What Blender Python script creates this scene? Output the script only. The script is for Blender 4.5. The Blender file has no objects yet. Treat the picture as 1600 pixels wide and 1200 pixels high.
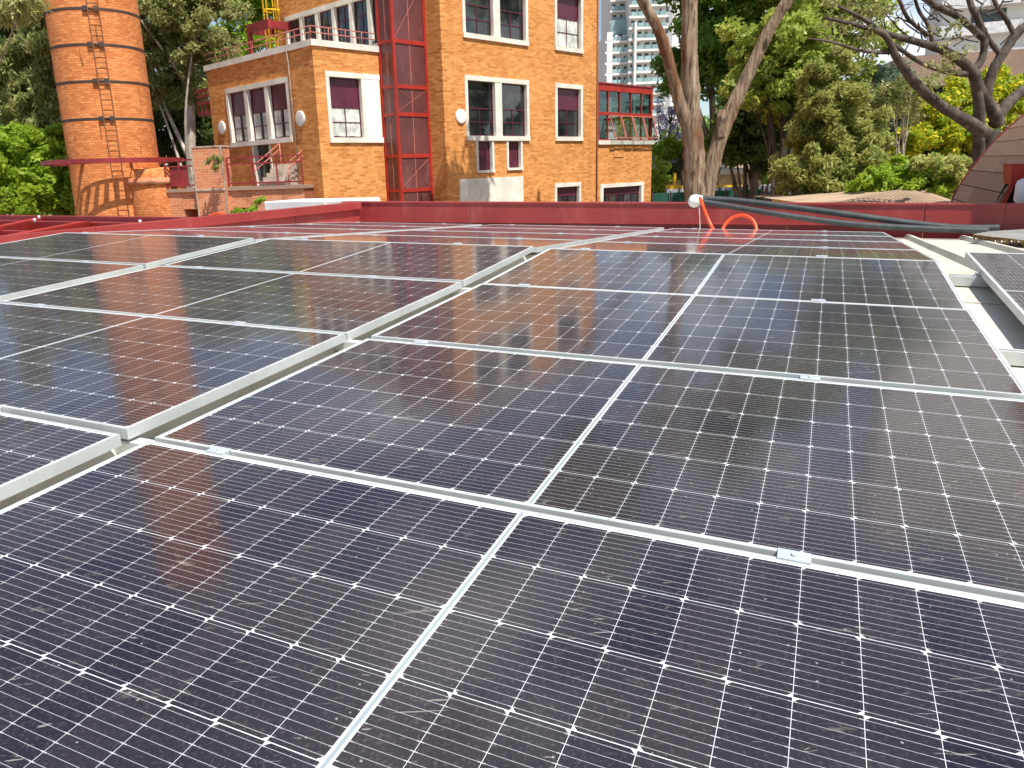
import bpy, math, random
import numpy as np
from mathutils import Vector, Matrix
R_ = math.radians
SC = bpy.context.scene
COL = SC.collection
# ------------------------------------------------------------------ camera
CAM = np.array([0., 0., 6.5])
FPX, PPX, PPY = 1168.83, 731.87, 569.73            # in pixels of a 1600 x 1200 picture
RT = np.array([.999332, -.009158, -.035389]); DN = np.array([-.036554, -.250355, -.967464]); FW = np.array([0., .968111, -.250522])
cd = bpy.data.cameras.new('camera'); cam = bpy.data.objects.new('camera', cd); COL.objects.link(cam)
cd.sensor_fit = 'HORIZONTAL'; cd.sensor_width = 36; cd.lens = FPX / 1600 * 36
cd.shift_x = (800 - PPX) / 1600; cd.shift_y = -(600 - PPY) / 1600
cd.clip_start = .05; cd.clip_end = 3000
m = Matrix.Identity(4)
for i in range(3):
    m[i][0] = RT[i]; m[i][1] = -DN[i]; m[i][2] = -FW[i]; m[i][3] = CAM[i]
cam.matrix_world = m
SC.camera = cam
# ------------------------------------------------------------------ light
SUN_AZ, SUN_EL = 146., 60.                          # clockwise from +y
sd = bpy.data.lights.new('sun', 'SUN'); sd.energy = 4.6; sd.angle = R_(.53); sd.color = (1, .955, .88)
so = bpy.data.objects.new('sun', sd); COL.objects.link(so)
sv = Vector((math.sin(R_(SUN_AZ)) * math.cos(R_(SUN_EL)), math.cos(R_(SUN_AZ)) * math.cos(R_(SUN_EL)), math.sin(R_(SUN_EL))))
so.rotation_euler = sv.to_track_quat('Z', 'Y').to_euler()
so.location = sv * 60
W = bpy.data.worlds.new('World'); SC.world = W; W.use_nodes = True
SC.view_settings.view_transform = 'Standard'; SC.view_settings.look = 'None'
SC.view_settings.exposure = 0.52; SC.view_settings.gamma = 1

class NT:
    def __init__(s, nt): s.nt = nt
    def n(s, t, **k):
        x = s.nt.nodes.new(t)
        for a, b in k.items(): setattr(x, a, b)
        return x
    def put(s, sock, v):
        if hasattr(v, 'is_output') or isinstance(v, bpy.types.NodeSocket): s.nt.links.new(v, sock)
        else: sock.default_value = v
    def m(s, op, a, b=0., c=0.):
        x = s.n('ShaderNodeMath', operation=op)
        s.put(x.inputs[0], a); s.put(x.inputs[1], b); s.put(x.inputs[2], c)
        return x.outputs[0]
    def lt(s, a, b): return s.m('LESS_THAN', a, b)
    def mx(s, a, b): return s.m('MAXIMUM', a, b)
    def mul(s, a, b): return s.m('MULTIPLY', a, b)
    def mix(s, f, a, b):
        x = s.n('ShaderNodeMix', data_type='RGBA')
        s.put(x.inputs[0], f)
        for i, v in ((6, a), (7, b)):
            s.put(x.inputs[i], (*v, 1) if isinstance(v, tuple) and len(v) == 3 else v)
        return x.outputs[2]
    def noise(s, vec, scale, detail=3., rough=.55, dist=0.):
        x = s.n('ShaderNodeTexNoise'); s.put(x.inputs['Vector'], vec)
        x.inputs['Scale'].default_value = scale; x.inputs['Detail'].default_value = detail
        x.inputs['Roughness'].default_value = rough; x.inputs['Distortion'].default_value = dist
        return x.outputs[0]
    def ramp(s, f, a, b):                            # smooth 0..1 between a and b
        x = s.n('ShaderNodeMapRange', interpolation_type='SMOOTHSTEP')
        s.put(x.inputs[0], f); x.inputs[1].default_value = a; x.inputs[2].default_value = b
        return x.outputs[0]
    def xyz(s, v):
        x = s.n('ShaderNodeSeparateXYZ'); s.put(x.inputs[0], v); return x.outputs
    def comb(s, a, b, c=0.):
        x = s.n('ShaderNodeCombineXYZ'); s.put(x.inputs[0], a); s.put(x.inputs[1], b); s.put(x.inputs[2], c); return x.outputs[0]
    def scalev(s, v, sc):
        x = s.n('ShaderNodeVectorMath', operation='MULTIPLY'); s.put(x.inputs[0], v); x.inputs[1].default_value = sc; return x.outputs[0]

t = NT(W.node_tree); W.node_tree.nodes.clear()
sky = t.n('ShaderNodeTexSky', sky_type='NISHITA'); sky.sun_disc = False
sky.sun_elevation = R_(SUN_EL); sky.sun_rotation = R_(SUN_AZ); sky.altitude = 700; sky.air_density = 1.; sky.dust_density = .6; sky.ozone_density = 1.5
tc = t.n('ShaderNodeTexCoord').outputs['Generated']
c = t.scalev(tc, (1, 1, 2.2))
cl = t.ramp(t.noise(c, 2.1, 7., .58, .3), .44, .64)
px = t.xyz(tc)
side = t.ramp(px[0], -.26, .02)    # cloudier towards the right
hole = t.mul(t.ramp(px[0], .09, .16), t.m('SUBTRACT', 1., t.ramp(px[0], .21, .30)))
cl = t.m('MULTIPLY', t.m('MULTIPLY', cl, t.m('ADD', .14, t.mul(side, .76))), t.m('SUBTRACT', 1., t.mul(hole, .6)))
shade = t.ramp(t.noise(c, 4.3, 4., .5), .3, .7)
ccol = t.mix(shade, (6.8, 7.2, 8.0), (11.5, 11.5, 11.6))
bg = t.n('ShaderNodeBackground'); t.put(bg.inputs[0], t.mix(cl, sky.outputs[0], ccol)); bg.inputs[1].default_value = .095
wo = t.n('ShaderNodeOutputWorld'); t.nt.links.new(bg.outputs[0], wo.inputs[0])

# ------------------------------------------------------------------ materials
MATS = {}
def mat(name, build):
    mt = bpy.data.materials.new(name); mt.use_nodes = True; nt = mt.node_tree
    p = nt.nodes['Principled BSDF']; build(NT(nt), p); MATS[name] = mt; return mt
def pset(p, rough=.6, metal=0., spec=.5):
    p.inputs['Roughness'].default_value = rough; p.inputs['Metallic'].default_value = metal; p.inputs['Specular IOR Level'].default_value = spec
def objc(t): return t.n('ShaderNodeTexCoord').outputs['Object']
def bump(t, p, h, strength=.3, dist=.01):
    b = t.n('ShaderNodeBump'); b.inputs['Strength'].default_value = strength; b.inputs['Distance'].default_value = dist
    t.put(b.inputs['Height'], h); t.nt.links.new(b.outputs[0], p.inputs['Normal'])
def plain(name, col, rough=.6, metal=0., var=.15, scale=3., spec=.5, dirt=None, dirt_amt=.5, bmp=0., bscale=20.):
    def f(t, p):
        pset(p, rough, metal, spec)
        o = objc(t); n = t.noise(o, scale, 5.)
        a = tuple(x * (1 - var) for x in col); b = tuple(min(1, x * (1 + var)) for x in col)
        cc = t.mix(t.ramp(n, .3, .7), a, b)
        if dirt: cc = t.mix(t.mul(t.ramp(t.noise(t.scalev(o, (1, 1, .35)), scale * 1.7, 6., .65), .5, .72), dirt_amt), cc, dirt)
        t.put(p.inputs['Base Color'], cc)
        if bmp: bump(t, p, t.noise(o, bscale, 4.), bmp, .01)
    return mat(name, f)

def brick(name, c1, c2, mortar, stain, cyl=None, bw=.23, rh=.075, stain_amt=.42, ms=.009):
    def f(t, p):
        pset(p, .9, 0, .2)
        o = objc(t); s = t.xyz(o)
        if cyl: hx = t.mul(t.m('ARCTAN2', s[1], s[0]), cyl)
        else: hx = t.m('ADD', s[0], s[1])
        v = t.comb(hx, s[2])
        b = t.n('ShaderNodeTexBrick'); t.put(b.inputs['Vector'], v)
        b.inputs['Scale'].default_value = 1; b.inputs['Brick Width'].default_value = bw; b.inputs['Row Height'].default_value = rh
        b.inputs['Mortar Size'].default_value = ms; b.inputs['Mortar Smooth'].default_value = .2; b.inputs['Bias'].default_value = -.1
        b.inputs['Color1'].default_value = (*c1, 1); b.inputs['Color2'].default_value = (*c2, 1); b.inputs['Mortar'].default_value = (*mortar, 1)
        n1 = t.ramp(t.noise(o, .55, 6., .6), .42, .68)
        n2 = t.ramp(t.noise(t.scalev(o, (1, 1, .16)), 1.5, 6., .65), .52, .75)
        n3 = t.ramp(t.noise(t.comb(t.mul(hx, 3.2), t.mul(s[2], 12.)), 1., 3.), .54, .70)     # odd dark or missing bricks
        cc = t.mix(t.mul(n1, .22), b.outputs[0], tuple(x * 1.22 for x in c2))
        cc = t.mix(t.mul(n2, stain_amt), cc, stain)
        cc = t.mix(t.mul(n3, .42), cc, tuple(x * .45 for x in c1))
        if cyl: cc = t.mix(t.mul(t.ramp(t.noise(t.comb(t.mul(hx, 5.), t.mul(s[2], .55)), 1.6, 2.), .66, .70), .7), cc, (.12, .05, .02))
        t.put(p.inputs['Base Color'], cc)
        bump(t, p, b.outputs[1], -.55, .02)
    return mat(name, f)

brick('tower_brick', (.50, .175, .04), (.82, .37, .115), (.58, .295, .11), (.38, .14, .035), bw=.30, rh=.092, ms=.013)
brick('chimney_brick', (.56, .175, .05), (.82, .33, .12), (.46, .165, .06), (.42, .15, .05), cyl=1.6, stain_amt=.45, bw=.23, rh=.084, ms=.012)
brick('old_brick', (.58, .17, .075), (.74, .29, .14), (.55, .36, .24), (.13, .08, .055), stain_amt=.6, rh=.09, ms=.012)
plain('cream_concrete', (.74, .70, .60), .8, dirt=(.5, .45, .36), dirt_amt=.3, scale=1.2)
plain('white_paint', (.80, .79, .75), .7, dirt=(.55, .5, .43), dirt_amt=.25, scale=1.)
plain('plum_metal', (.085, .016, .028), .4, var=.2)
plain('plum_blind', (.10, .017, .035), .35, var=.25, scale=1.2)
plain('curtain', (.55, .56, .52), .9, var=.3, scale=3.)
plain('red_steel', (.36, .022, .012), .55, var=.18, scale=2., dirt=(.22, .03, .02), dirt_amt=.35)
plain('dark_red_steel', (.26, .026, .028), .5, var=.2, scale=2., dirt=(.07, .02, .02), dirt_amt=.4)
plain('parapet_red', (.31, .038, .036), .38, var=.10, scale=1.3, dirt=(.46, .14, .12), dirt_amt=.4)
plain('shaft_panel', (.125, .040, .040), .38, var=.22, scale=.9, dirt=(.30, .15, .13), dirt_amt=.4)
plain('soft_red', (.5, .16, .12), .6)
plain('yellow_paint', (.80, .46, .015), .45)
plain('alu', (.60, .62, .60), .42, .25, var=.08, scale=5., dirt=(.42, .41, .37), dirt_amt=.35)
plain('alu_side', (.72, .73, .70), .45, .25, var=.06, scale=5.)
plain('galv', (.46, .50, .54), .4, .1, var=.12, scale=6.)
plain('grey_pipe', (.038, .044, .046), .6, var=.2, scale=6., dirt=(.16, .16, .15), dirt_amt=.2)
plain('orange_hose', (.86, .075, .012), .38, var=.06)
plain('white_plastic', (.82, .82, .80), .5, var=.08, bmp=.6, bscale=22.)
plain('wire', (.5, .48, .42), .6)
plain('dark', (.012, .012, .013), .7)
plain('iron', (.05, .035, .03), .7)
plain('rust_iron', (.26, .11, .05), .8)
plain('cement_board', (.24, .235, .22), .9, var=.15, scale=4., dirt=(.2, .18, .15), bmp=.3)
plain('board_edge', (.32, .19, .07), .95, var=.6, scale=14., bmp=1., bscale=30.)
plain('tan_roof', (.42, .30, .20), .8, var=.15, scale=1.)
plain('grey_roof', (.33, .31, .28), .85, var=.25, scale=.6)
plain('brown_concrete', (.33, .22, .16), .85, var=.15, scale=.4)
plain('yellow_wall', (.70, .55, .28), .8, dirt=(.4, .3, .2))
plain('green_net', (.008, .075, .045), .8)
plain('sheet_metal', (.45, .49, .50), .45, .3)
plain('soil', (.22, .15, .10), .95, var=.4, scale=.5)
plain('asphalt', (.06, .06, .062), .9)
plain('tree_bark', (.15, .105, .075), .95, var=.5, scale=2.2, dirt=(.05, .035, .028), bmp=.8, bscale=9.)
plain('pale_bark', (.55, .48, .40), .9, var=.3, scale=3., dirt=(.18, .13, .1), bmp=.4)
plain('fig_bark', (.075, .056, .042), .9, var=.55, scale=3.5, dirt=(.26, .22, .17), dirt_amt=.5, bmp=.7, bscale=10.)
plain('edging', (.42, .34, .27), .85, var=.3, scale=3.)
plain('hr_grey_wall', (.2, .2, .19), .8)
plain('car_paint', (.7, .7, .72), .25)
def euc(t, p):
    pset(p, .9, 0, .2); o = objc(t)
    v = t.scalev(o, (3.5, 3.5, .38)); a = t.noise(v, 2.6, 9., .68, .6); b = t.noise(t.scalev(o, (1, 1, .35)), .9, 5., .6)
    cc = t.mix(t.ramp(a, .30, .64), (.055, .034, .023), (.44, .32, .21))
    cc = t.mix(t.mul(t.ramp(b, .5, .66), .8), cc, (.20, .075, .03))
    cc = t.mix(t.mul(t.ramp(t.noise(v, 1.1, 5., .6), .56, .68), .75), cc, (.56, .46, .33))
    t.put(p.inputs['Base Color'], cc); bump(t, p, a, 1., .12)
mat('euc_bark', euc)
def glass_pane(t, p):
    pset(p, .04, 0, .9); o = objc(t)
    t.put(p.inputs['Base Color'], t.mix(t.ramp(t.noise(o, .9, 4.), .35, .7), (.008, .01, .012), (.05, .055, .05)))
mat('pane', glass_pane)
def tglass(t, p):
    p.inputs['Base Color'].default_value = (.75, .85, .84, 1); pset(p, .02, 0, .6); p.inputs['Transmission Weight'].default_value = .0
    tr = t.n('ShaderNodeBsdfTransparent'); tr.inputs[0].default_value = (.62, .72, .70, 1)
    gl = t.n('ShaderNodeBsdfGlossy'); gl.inputs['Roughness'].default_value = .02
    fr = t.n('ShaderNodeFresnel'); fr.inputs[0].default_value = 1.33
    mx = t.n('ShaderNodeMixShader'); t.put(mx.inputs[0], t.m('ADD', t.mul(fr.outputs[0], .4), .03)); t.nt.links.new(tr.outputs[0], mx.inputs[1]); t.nt.links.new(gl.outputs[0], mx.inputs[2])
    t.nt.links.new(mx.outputs[0], t.nt.nodes['Material Output'].inputs[0])
mat('clear_glass', tglass)
def roofm(t, p):
    pset(p, .45, 0, .4); o = objc(t)
    cc = t.mix(t.ramp(t.noise(o, 1.2, 5.), .3, .7), (.56, .535, .45), (.66, .63, .54))
    cc = t.mix(t.mul(t.ramp(t.noise(t.scalev(o, (3, .5, 1)), 1.6, 7., .7), .52, .74), .65), cc, (.33, .29, .22))
    t.put(p.inputs['Base Color'], cc)
mat('roof_sheet', roofm)
def woodp(t, p):
    pset(p, .7, 0, .3); o = objc(t)
    w = t.n('ShaderNodeTexWhiteNoise', noise_dimensions='1D'); g = t.n('ShaderNodeNewGeometry')
    t.put(w.inputs['W'], t.mul(g.outputs['Random Per Island'], 97.))
    gr = t.noise(t.scalev(o, (14, .5, 14)), 2., 5., .6)
    cc = t.mix(w.outputs[0], (.33, .205, .135), (.47, .315, .22))
    cc = t.mix(t.mul(t.ramp(gr, .35, .7), .4), cc, (.16, .095, .065)); t.put(p.inputs['Base Color'], cc)
mat('plank', woodp)
def leafmat(name, c1, c2, c3=None, f3=.0, trans=.42):
    def f(t, p):
        g = t.n('ShaderNodeNewGeometry').outputs['Random Per Island']
        cc = t.mix(g, c1, c2)
        if c3:
            w = t.n('ShaderNodeTexWhiteNoise', noise_dimensions='1D'); t.put(w.inputs['W'], t.mul(g, 371.3))
            cc = t.mix(t.lt(w.outputs[0], f3), cc, c3)
        p.inputs['Roughness'].default_value = .5; p.inputs['Specular IOR Level'].default_value = .3
        t.put(p.inputs['Base Color'], cc)
        tr = t.n('ShaderNodeBsdfTranslucent'); t.put(tr.inputs[0], t.mix(.5, cc, tuple(min(1, x * 2.2) for x in c2)))
        mx = t.n('ShaderNodeMixShader'); mx.inputs[0].default_value = trans
        t.nt.links.new(p.outputs[0], mx.inputs[1]); t.nt.links.new(tr.outputs[0], mx.inputs[2])
        t.nt.links.new(mx.outputs[0], t.nt.nodes['Material Output'].inputs[0])
    return mat(name, f)
leafmat('leaf_bright', (.12, .22, .014), (.36, .47, .045))
leafmat('leaf_mid', (.08, .17, .022), (.19, .31, .045))
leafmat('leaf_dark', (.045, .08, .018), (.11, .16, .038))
leafmat('leaf_olive', (.15, .17, .05), (.31, .32, .11), (.48, .45, .20), .2)
leafmat('leaf_conifer', (.22, .24, .05), (.44, .43, .14), (.12, .17, .03), .25)
leafmat('leaf_yellow', (.16, .26, .02), (.36, .42, .03), (.78, .60, .02), .28)
leafmat('leaf_lime', (.17, .24, .03), (.36, .42, .08), (.5, .48, .12), .15)
leafmat('leaf_flower', (.34, .34, .09), (.52, .46, .16), (.14, .26, .04), .35)
leafmat('leaf_purple', (.30, .26, .50), (.48, .42, .66), (.2, .2, .13), .2)
leafmat('leaf_bluish', (.10, .15, .10), (.2, .26, .17))

L_, W_ = 2.279, 1.134
def cells(t, p):
    o = objc(t); s = t.xyz(o); x, y = s[0], s[1]
    oi = t.n('ShaderNodeObjectInfo')
    cw, ch, cg = .0929, .184, .0160
    dxc = t.m('SUBTRACT', x, L_ / 2)
    side = t.m('GREATER_THAN', dxc, 0.)
    xc = t.m('SUBTRACT', t.m('ABSOLUTE', dxc), cg / 2)
    xi = t.m('DIVIDE', xc, cw); i = t.m('FLOOR', xi); fx = t.m('SUBTRACT', xi, i)
    yi = t.m('DIVIDE', t.m('SUBTRACT', y, .015), ch); j = t.m('FLOOR', yi); fy = t.m('SUBTRACT', yi, j)
    ex = t.mul(t.m('MINIMUM', fx, t.m('SUBTRACT', 1., fx)), cw)
    ey = t.mul(t.m('MINIMUM', fy, t.m('SUBTRACT', 1., fy)), ch)
    white = t.mx(t.lt(ex, .00042), t.lt(ey, .00080))
    white = t.mx(white, t.lt(xc, 0.)); white = t.mx(white, t.m('GREATER_THAN', xi, 12.))
    white = t.mx(white, t.mx(t.lt(yi, 0.), t.m('GREATER_THAN', yi, 6.)))
    # cut corners lie on one side of each half cell, alternating from string to string
    odd = t.m('MODULO', j, 2.); s2 = t.m('ABSOLUTE', t.m('SUBTRACT', odd, side))
    ax = t.mul(t.m('ABSOLUTE', t.m('SUBTRACT', fx, s2)), cw)
    white = t.mx(white, t.lt(t.m('ADD', ax, ey), .0095))
    # ribbon in the middle gap
    rib = t.mul(t.lt(t.m('ABSOLUTE', dxc), .0036), 1.)
    # wires
    bf = t.m('FRACT', t.mul(fy, 10.)); bar = t.lt(t.mul(t.m('ABSOLUTE', t.m('SUBTRACT', bf, .5)), ch / 10), .00042)
    tip = t.mul(t.lt(ex, .006), t.lt(t.mul(t.m('ABSOLUTE', t.m('SUBTRACT', bf, .5)), ch / 10), .0010))
    wn = t.n('ShaderNodeTexWhiteNoise', noise_dimensions='3D')
    t.put(wn.inputs['Vector'], t.comb(t.m('ADD', i, t.mul(side, 31.)), j, t.mul(oi.outputs['Random'], 53.)))
    base = t.mix(wn.outputs[0], (.010, .010, .020), (.027, .021, .027))
    pos = t.n('ShaderNodeNewGeometry').outputs['Position']
    big = t.ramp(t.noise(pos, 1.1, 5., .6), .3, .75)
    base = t.mix(t.mul(big, .34), base, (.085, .070, .062))        # fine dust film
    base = t.mix(t.mul(bar, .62), base, (.66, .66, .68)); base = t.mix(t.mul(tip, .5), base, (.6, .6, .62))
    cc = t.mix(white, base, (.72, .74, .76)); cc = t.mix(rib, cc, (.29, .34, .37))
    fine = t.ramp(t.noise(pos, 150., 3., .7), .50, .72)                # gritty dust grains
    cc = t.mix(t.mul(fine, t.m('ADD', .10, t.mul(big, .16))), cc, (.34, .29, .25))
    # smears of dried dirt and wipe marks
    v = t.n('ShaderNodeVectorMath', operation='ADD'); t.put(v.inputs[0], pos); v.inputs[1].default_value = (3.1, 7.7, 0)
    sm = t.ramp(t.noise(t.scalev(v.outputs[0], (1., 2.2, 1)), 8.5, 9., .74, .5), .58, .72)
    gate = t.ramp(t.noise(pos, 1.5, 2.), .42, .56)
    cc = t.mix(t.mul(t.mul(sm, gate), .48), cc, (.38, .33, .26))
    sc = t.ramp(t.noise(t.scalev(v.outputs[0], (3., 26., 1)), 1.7, 3., .5, 2.6), .685, .715)
    cc = t.mix(t.mul(t.mul(sc, t.ramp(t.noise(pos, 2.7, 1.), .45, .55)), .42), cc, (.5, .48, .42))
    vo = t.n('ShaderNodeTexVoronoi'); t.put(vo.inputs['Vector'], pos); vo.inputs['Scale'].default_value = 26.
    spk = t.lt(vo.outputs[0], .055); cc = t.mix(t.mul(spk, .5), cc, (.5, .48, .45))
    t.put(p.inputs['Base Color'], cc)
    r = t.m('ADD', .07, t.mul(t.ramp(t.noise(pos, 2.3, 5., .65), .3, .75), .07))
    t.put(p.inputs['Roughness'], r); p.inputs['IOR'].default_value = 1.5; p.inputs['Specular IOR Level'].default_value = .50
    p.inputs['Sheen Weight'].default_value = .11; p.inputs['Sheen Roughness'].default_value = .28; p.inputs['Sheen Tint'].default_value = (1., .93, .88, 1)
mat('solar_cells', cells)

# ------------------------------------------------------------------ helpers
def ray(px, py):
    return RT * ((px - PPX) / FPX) + DN * ((py - PPY) / FPX) + FW
def at(px, py, Y):
    r = ray(px, py); return CAM + r * (Y / r[1])
U = np.array([.90234, -.43058, -.01962]); V = np.array([.43102, .90117, .04603]); N = np.array([-.00214, -.04999, .99875])
O = np.array([-1.4035913, .98939542, 5.74142777])     # corner of the main near block of panels
def P(u, v, w): return O + U * u + V * v + N * w
def onv(px, py, v):                                   # point of a sight line in the upright plane at distance v along the roof
    r = ray(px, py); C = CAM - O; s = (v - C @ V) / (r @ V); return CAM + r * s
class MB:
    def __init__(s): s.v = []; s.f = []; s.sm = []
    def quad(s, a, b, c, d): s.poly([a, b, c, d])
    def poly(s, pts, smooth=False):
        n = len(s.v); s.v += [tuple(map(float, q)) for q in pts]; s.f.append(list(range(n, n + len(pts)))); s.sm.append(smooth)
    def box(s, x0, x1, y0, y1, z0, z1):
        s.obox((x0, y0, z0), (x1 - x0, 0, 0), (0, y1 - y0, 0), (0, 0, z1 - z0))
    def obox(s, o, a, b, c):
        o, a, b, c = map(np.array, (o, a, b, c)); n = len(s.v)
        s.v += [tuple(map(float, o + a * i + b * j + c * k)) for k in (0, 1) for j in (0, 1) for i in (0, 1)]
        F = [(0, 2, 3, 1), (4, 5, 7, 6), (0, 1, 5, 4), (2, 6, 7, 3), (0, 4, 6, 2), (1, 3, 7, 5)]
        if np.dot(np.cross(a, b), c) < 0: F = [f[::-1] for f in F]
        for f in F: s.f.append([n + q for q in f]); s.sm.append(False)
    def bar(s, p, q, w, h=None, up=(0, 0, 1)):         # rectangular bar from p to q, centred
        p, q = np.array(p, float), np.array(q, float); d = q - p; d /= np.linalg.norm(d); h = h or w
        x = np.cross(d, up); x = x / np.linalg.norm(x) if np.linalg.norm(x) > 1e-6 else np.array([1., 0, 0]); y = np.cross(x, d)
        s.obox(p - x * w / 2 - y * h / 2, x * w, q - p, y * h)
    def tube(s, pts, rad, seg=10, rng=None, rough=0., caps=True):
        pts = [np.array(q, float) for q in pts]
        if not hasattr(rad, '__len__'): rad = [rad] * len(pts)
        n0 = len(s.v); prev = None
        for i, q in enumerate(pts):
            d = pts[min(i + 1, len(pts) - 1)] - pts[max(i - 1, 0)]; d /= np.linalg.norm(d) + 1e-9
            if prev is None:
                x = np.cross(d, (0, 0, 1.)); x = np.array([1., 0, 0]) if np.linalg.norm(x) < .05 else x
            else: x = prev - d * (prev @ d)
            x /= np.linalg.norm(x); prev = x; y = np.cross(d, x)
            for k in range(seg):
                a = 2 * math.pi * k / seg; r = rad[i] * (1 + (rng.uniform(-rough, rough) if rng else 0))
                s.v.append(tuple(q + x * (r * math.cos(a)) + y * (r * math.sin(a))))
        for i in range(len(pts) - 1):
            for k in range(seg):
                a = n0 + i * seg + k; b = n0 + i * seg + (k + 1) % seg
                s.f.append([a, b, b + seg, a + seg]); s.sm.append(True)
        if caps:
            s.f.append([n0 + k for k in range(seg)][::-1]); s.sm.append(False)
            e = n0 + (len(pts) - 1) * seg; s.f.append([e + k for k in range(seg)]); s.sm.append(False)
    def build(s, name, m, parent=None, loc=None):
        me = bpy.data.meshes.new(name); me.from_pydata(s.v, [], s.f); me.update()
        me.polygons.foreach_set('use_smooth', s.sm)
        me.materials.append(MATS[m] if isinstance(m, str) else m)
        o = bpy.data.objects.new(name, me); COL.objects.link(o)
        if parent: o.parent = parent
        if loc is not None: o.location = loc
        return o
def smooth_path(pts, n=6):
    pts = [np.array(p, float) for p in pts]; out = []
    for i in range(len(pts) - 1):
        p0, p1, p2, p3 = pts[max(i - 1, 0)], pts[i], pts[i + 1], pts[min(i + 2, len(pts) - 1)]
        for k in range(n):
            t = k / n; out.append(.5 * (2 * p1 + (p2 - p0) * t + (2 * p0 - 5 * p1 + 4 * p2 - p3) * t * t + (3 * p1 - p0 - 3 * p2 + p3) * t ** 3))
    out.append(pts[-1]); return out
def tag(o, label=None, cat=None, group=None, kind=None):
    if label: o['label'] = label
    if cat: o['category'] = cat
    if group: o['group'] = group
    if kind: o['kind'] = kind
    return o
def empty(name, loc=(0, 0, 0), rz=0., M=None):
    o = bpy.data.objects.new(name, None); COL.objects.link(o); o.empty_display_size = .2
    if M is not None: o.matrix_world = M
    else: o.location = [float(q) for q in loc]; o.rotation_euler = (0, 0, rz)
    return o
def part(name, m, parent, fn, loc=None):
    mb = MB(); fn(mb); return mb.build(name, m, parent, loc)
def bevel(o, w=.01, seg=2):
    b = o.modifiers.new('bevel', 'BEVEL'); b.width = w; b.segments = seg; b.limit_method = 'ANGLE'; return o

# ------------------------------------------------------------------ ground
g = MB(); g.quad((-900, -300, 0), (900, -300, 0), (900, 1500, 0), (-900, 1500, 0))
tag(g.build('ground', 'soil'), kind='structure')
g = MB(); g.quad((6, 46, .004), (70, 60, .004), (70, 67, .004), (6, 53, .004))
tag(g.build('road', 'asphalt'), kind='structure')

# ------------------------------------------------------------------ our roof
TA = -.0968879; VR = 4.60; ROOFW = -.094; VEND = 10.30
def far_w(v, w0=0.): return w0 + (v - VR) * TA
def PW(u, v, w):                                      # follows the roof over its ridge
    return P(u, v, w + (0 if v <= VR else (v - VR) * TA))
rb = empty('roof_building', (0, 0, 0)); tag(rb, 'low building whose cream metal roof carries the solar panels', 'building')
mb = MB()
RU0, RU1 = -5.4, 6.6
for (va, vb) in ((-3.2, VR), (VR, VEND)):
    us = [RU0]; prof = []
    k0 = math.ceil((RU0 + .1 - 2.63) / .57)
    cur = [(RU0, 0.)]
    k = k0
    while 2.63 + .57 * k < RU1 - .1:
        c0 = 2.63 + .57 * k
        cur += [(c0 - .045, 0.), (c0 - .022, .045), (c0 + .022, .045), (c0 + .045, 0.)]; k += 1
    cur.append((RU1, 0.))
    for (a, ha), (b, hb) in zip(cur[:-1], cur[1:]):
        n = max(1, int((b - a) / .3))
        mb.quad(PW(a, va, ROOFW + ha), PW(b, va, ROOFW + hb), PW(b, vb, ROOFW + hb), PW(a, vb, ROOFW + ha))
roof = mb.build('roof', 'roof_sheet', rb)
def f(mb):
    a, b, c_, d_ = P(RU0, -3.2, -.3), P(RU1 + .5, -3.2, -.3), P(RU1 + .5, 10.9, -.9), P(RU0, 10.9, -.9)
    lo = lambda q: np.array([q[0], q[1], 0.])
    for p, q in ((a, b), (b, c_), (c_, d_), (d_, a)): mb.quad(lo(p), lo(q), q, p)
part('wall', 'cream_concrete', rb, f)
part('gutter', 'dark_red_steel', rb, lambda mb: mb.quad(P(RU0, VEND - .05, -.80), P(RU1, VEND - .05, -.80), P(RU1, 10.9, -.86), P(RU0, 10.9, -.86)))

# red sheet parapets along the far edge and down the left side
PV = 10.6
def edge(pa, pb, v=PV): return onv(*pa, v), onv(*pb, v)
tl, tr = onv(534, 315, PV), onv(1600, 318.5, PV); tr = tr + (tr - tl) / np.linalg.norm(tr - tl) * 1.5
bl, br = onv(541, 345, PV), onv(1400, 350.5, PV); br = bl + (br - bl) / np.linalg.norm(br - bl) * np.linalg.norm(tr - tl)
bl[:2] = tl[:2]; br[:2] = tr[:2]
par = empty('parapet', tl); tag(par, 'long red sheet metal parapet along the far edge of the roof', 'parapet')
tocut = [(533, 735), (735, 1232), (1232, 1447), (1447, 1572), (1572, 1750)]
dirv = (tr - tl); Ltot = np.linalg.norm(dirv); du = dirv / Ltot
back = np.array([V[0], V[1], 0]); back /= np.linalg.norm(back)
def frac(px_):
    q = onv(px_, 318, PV); return float((q - tl) @ du / Ltot)
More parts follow.
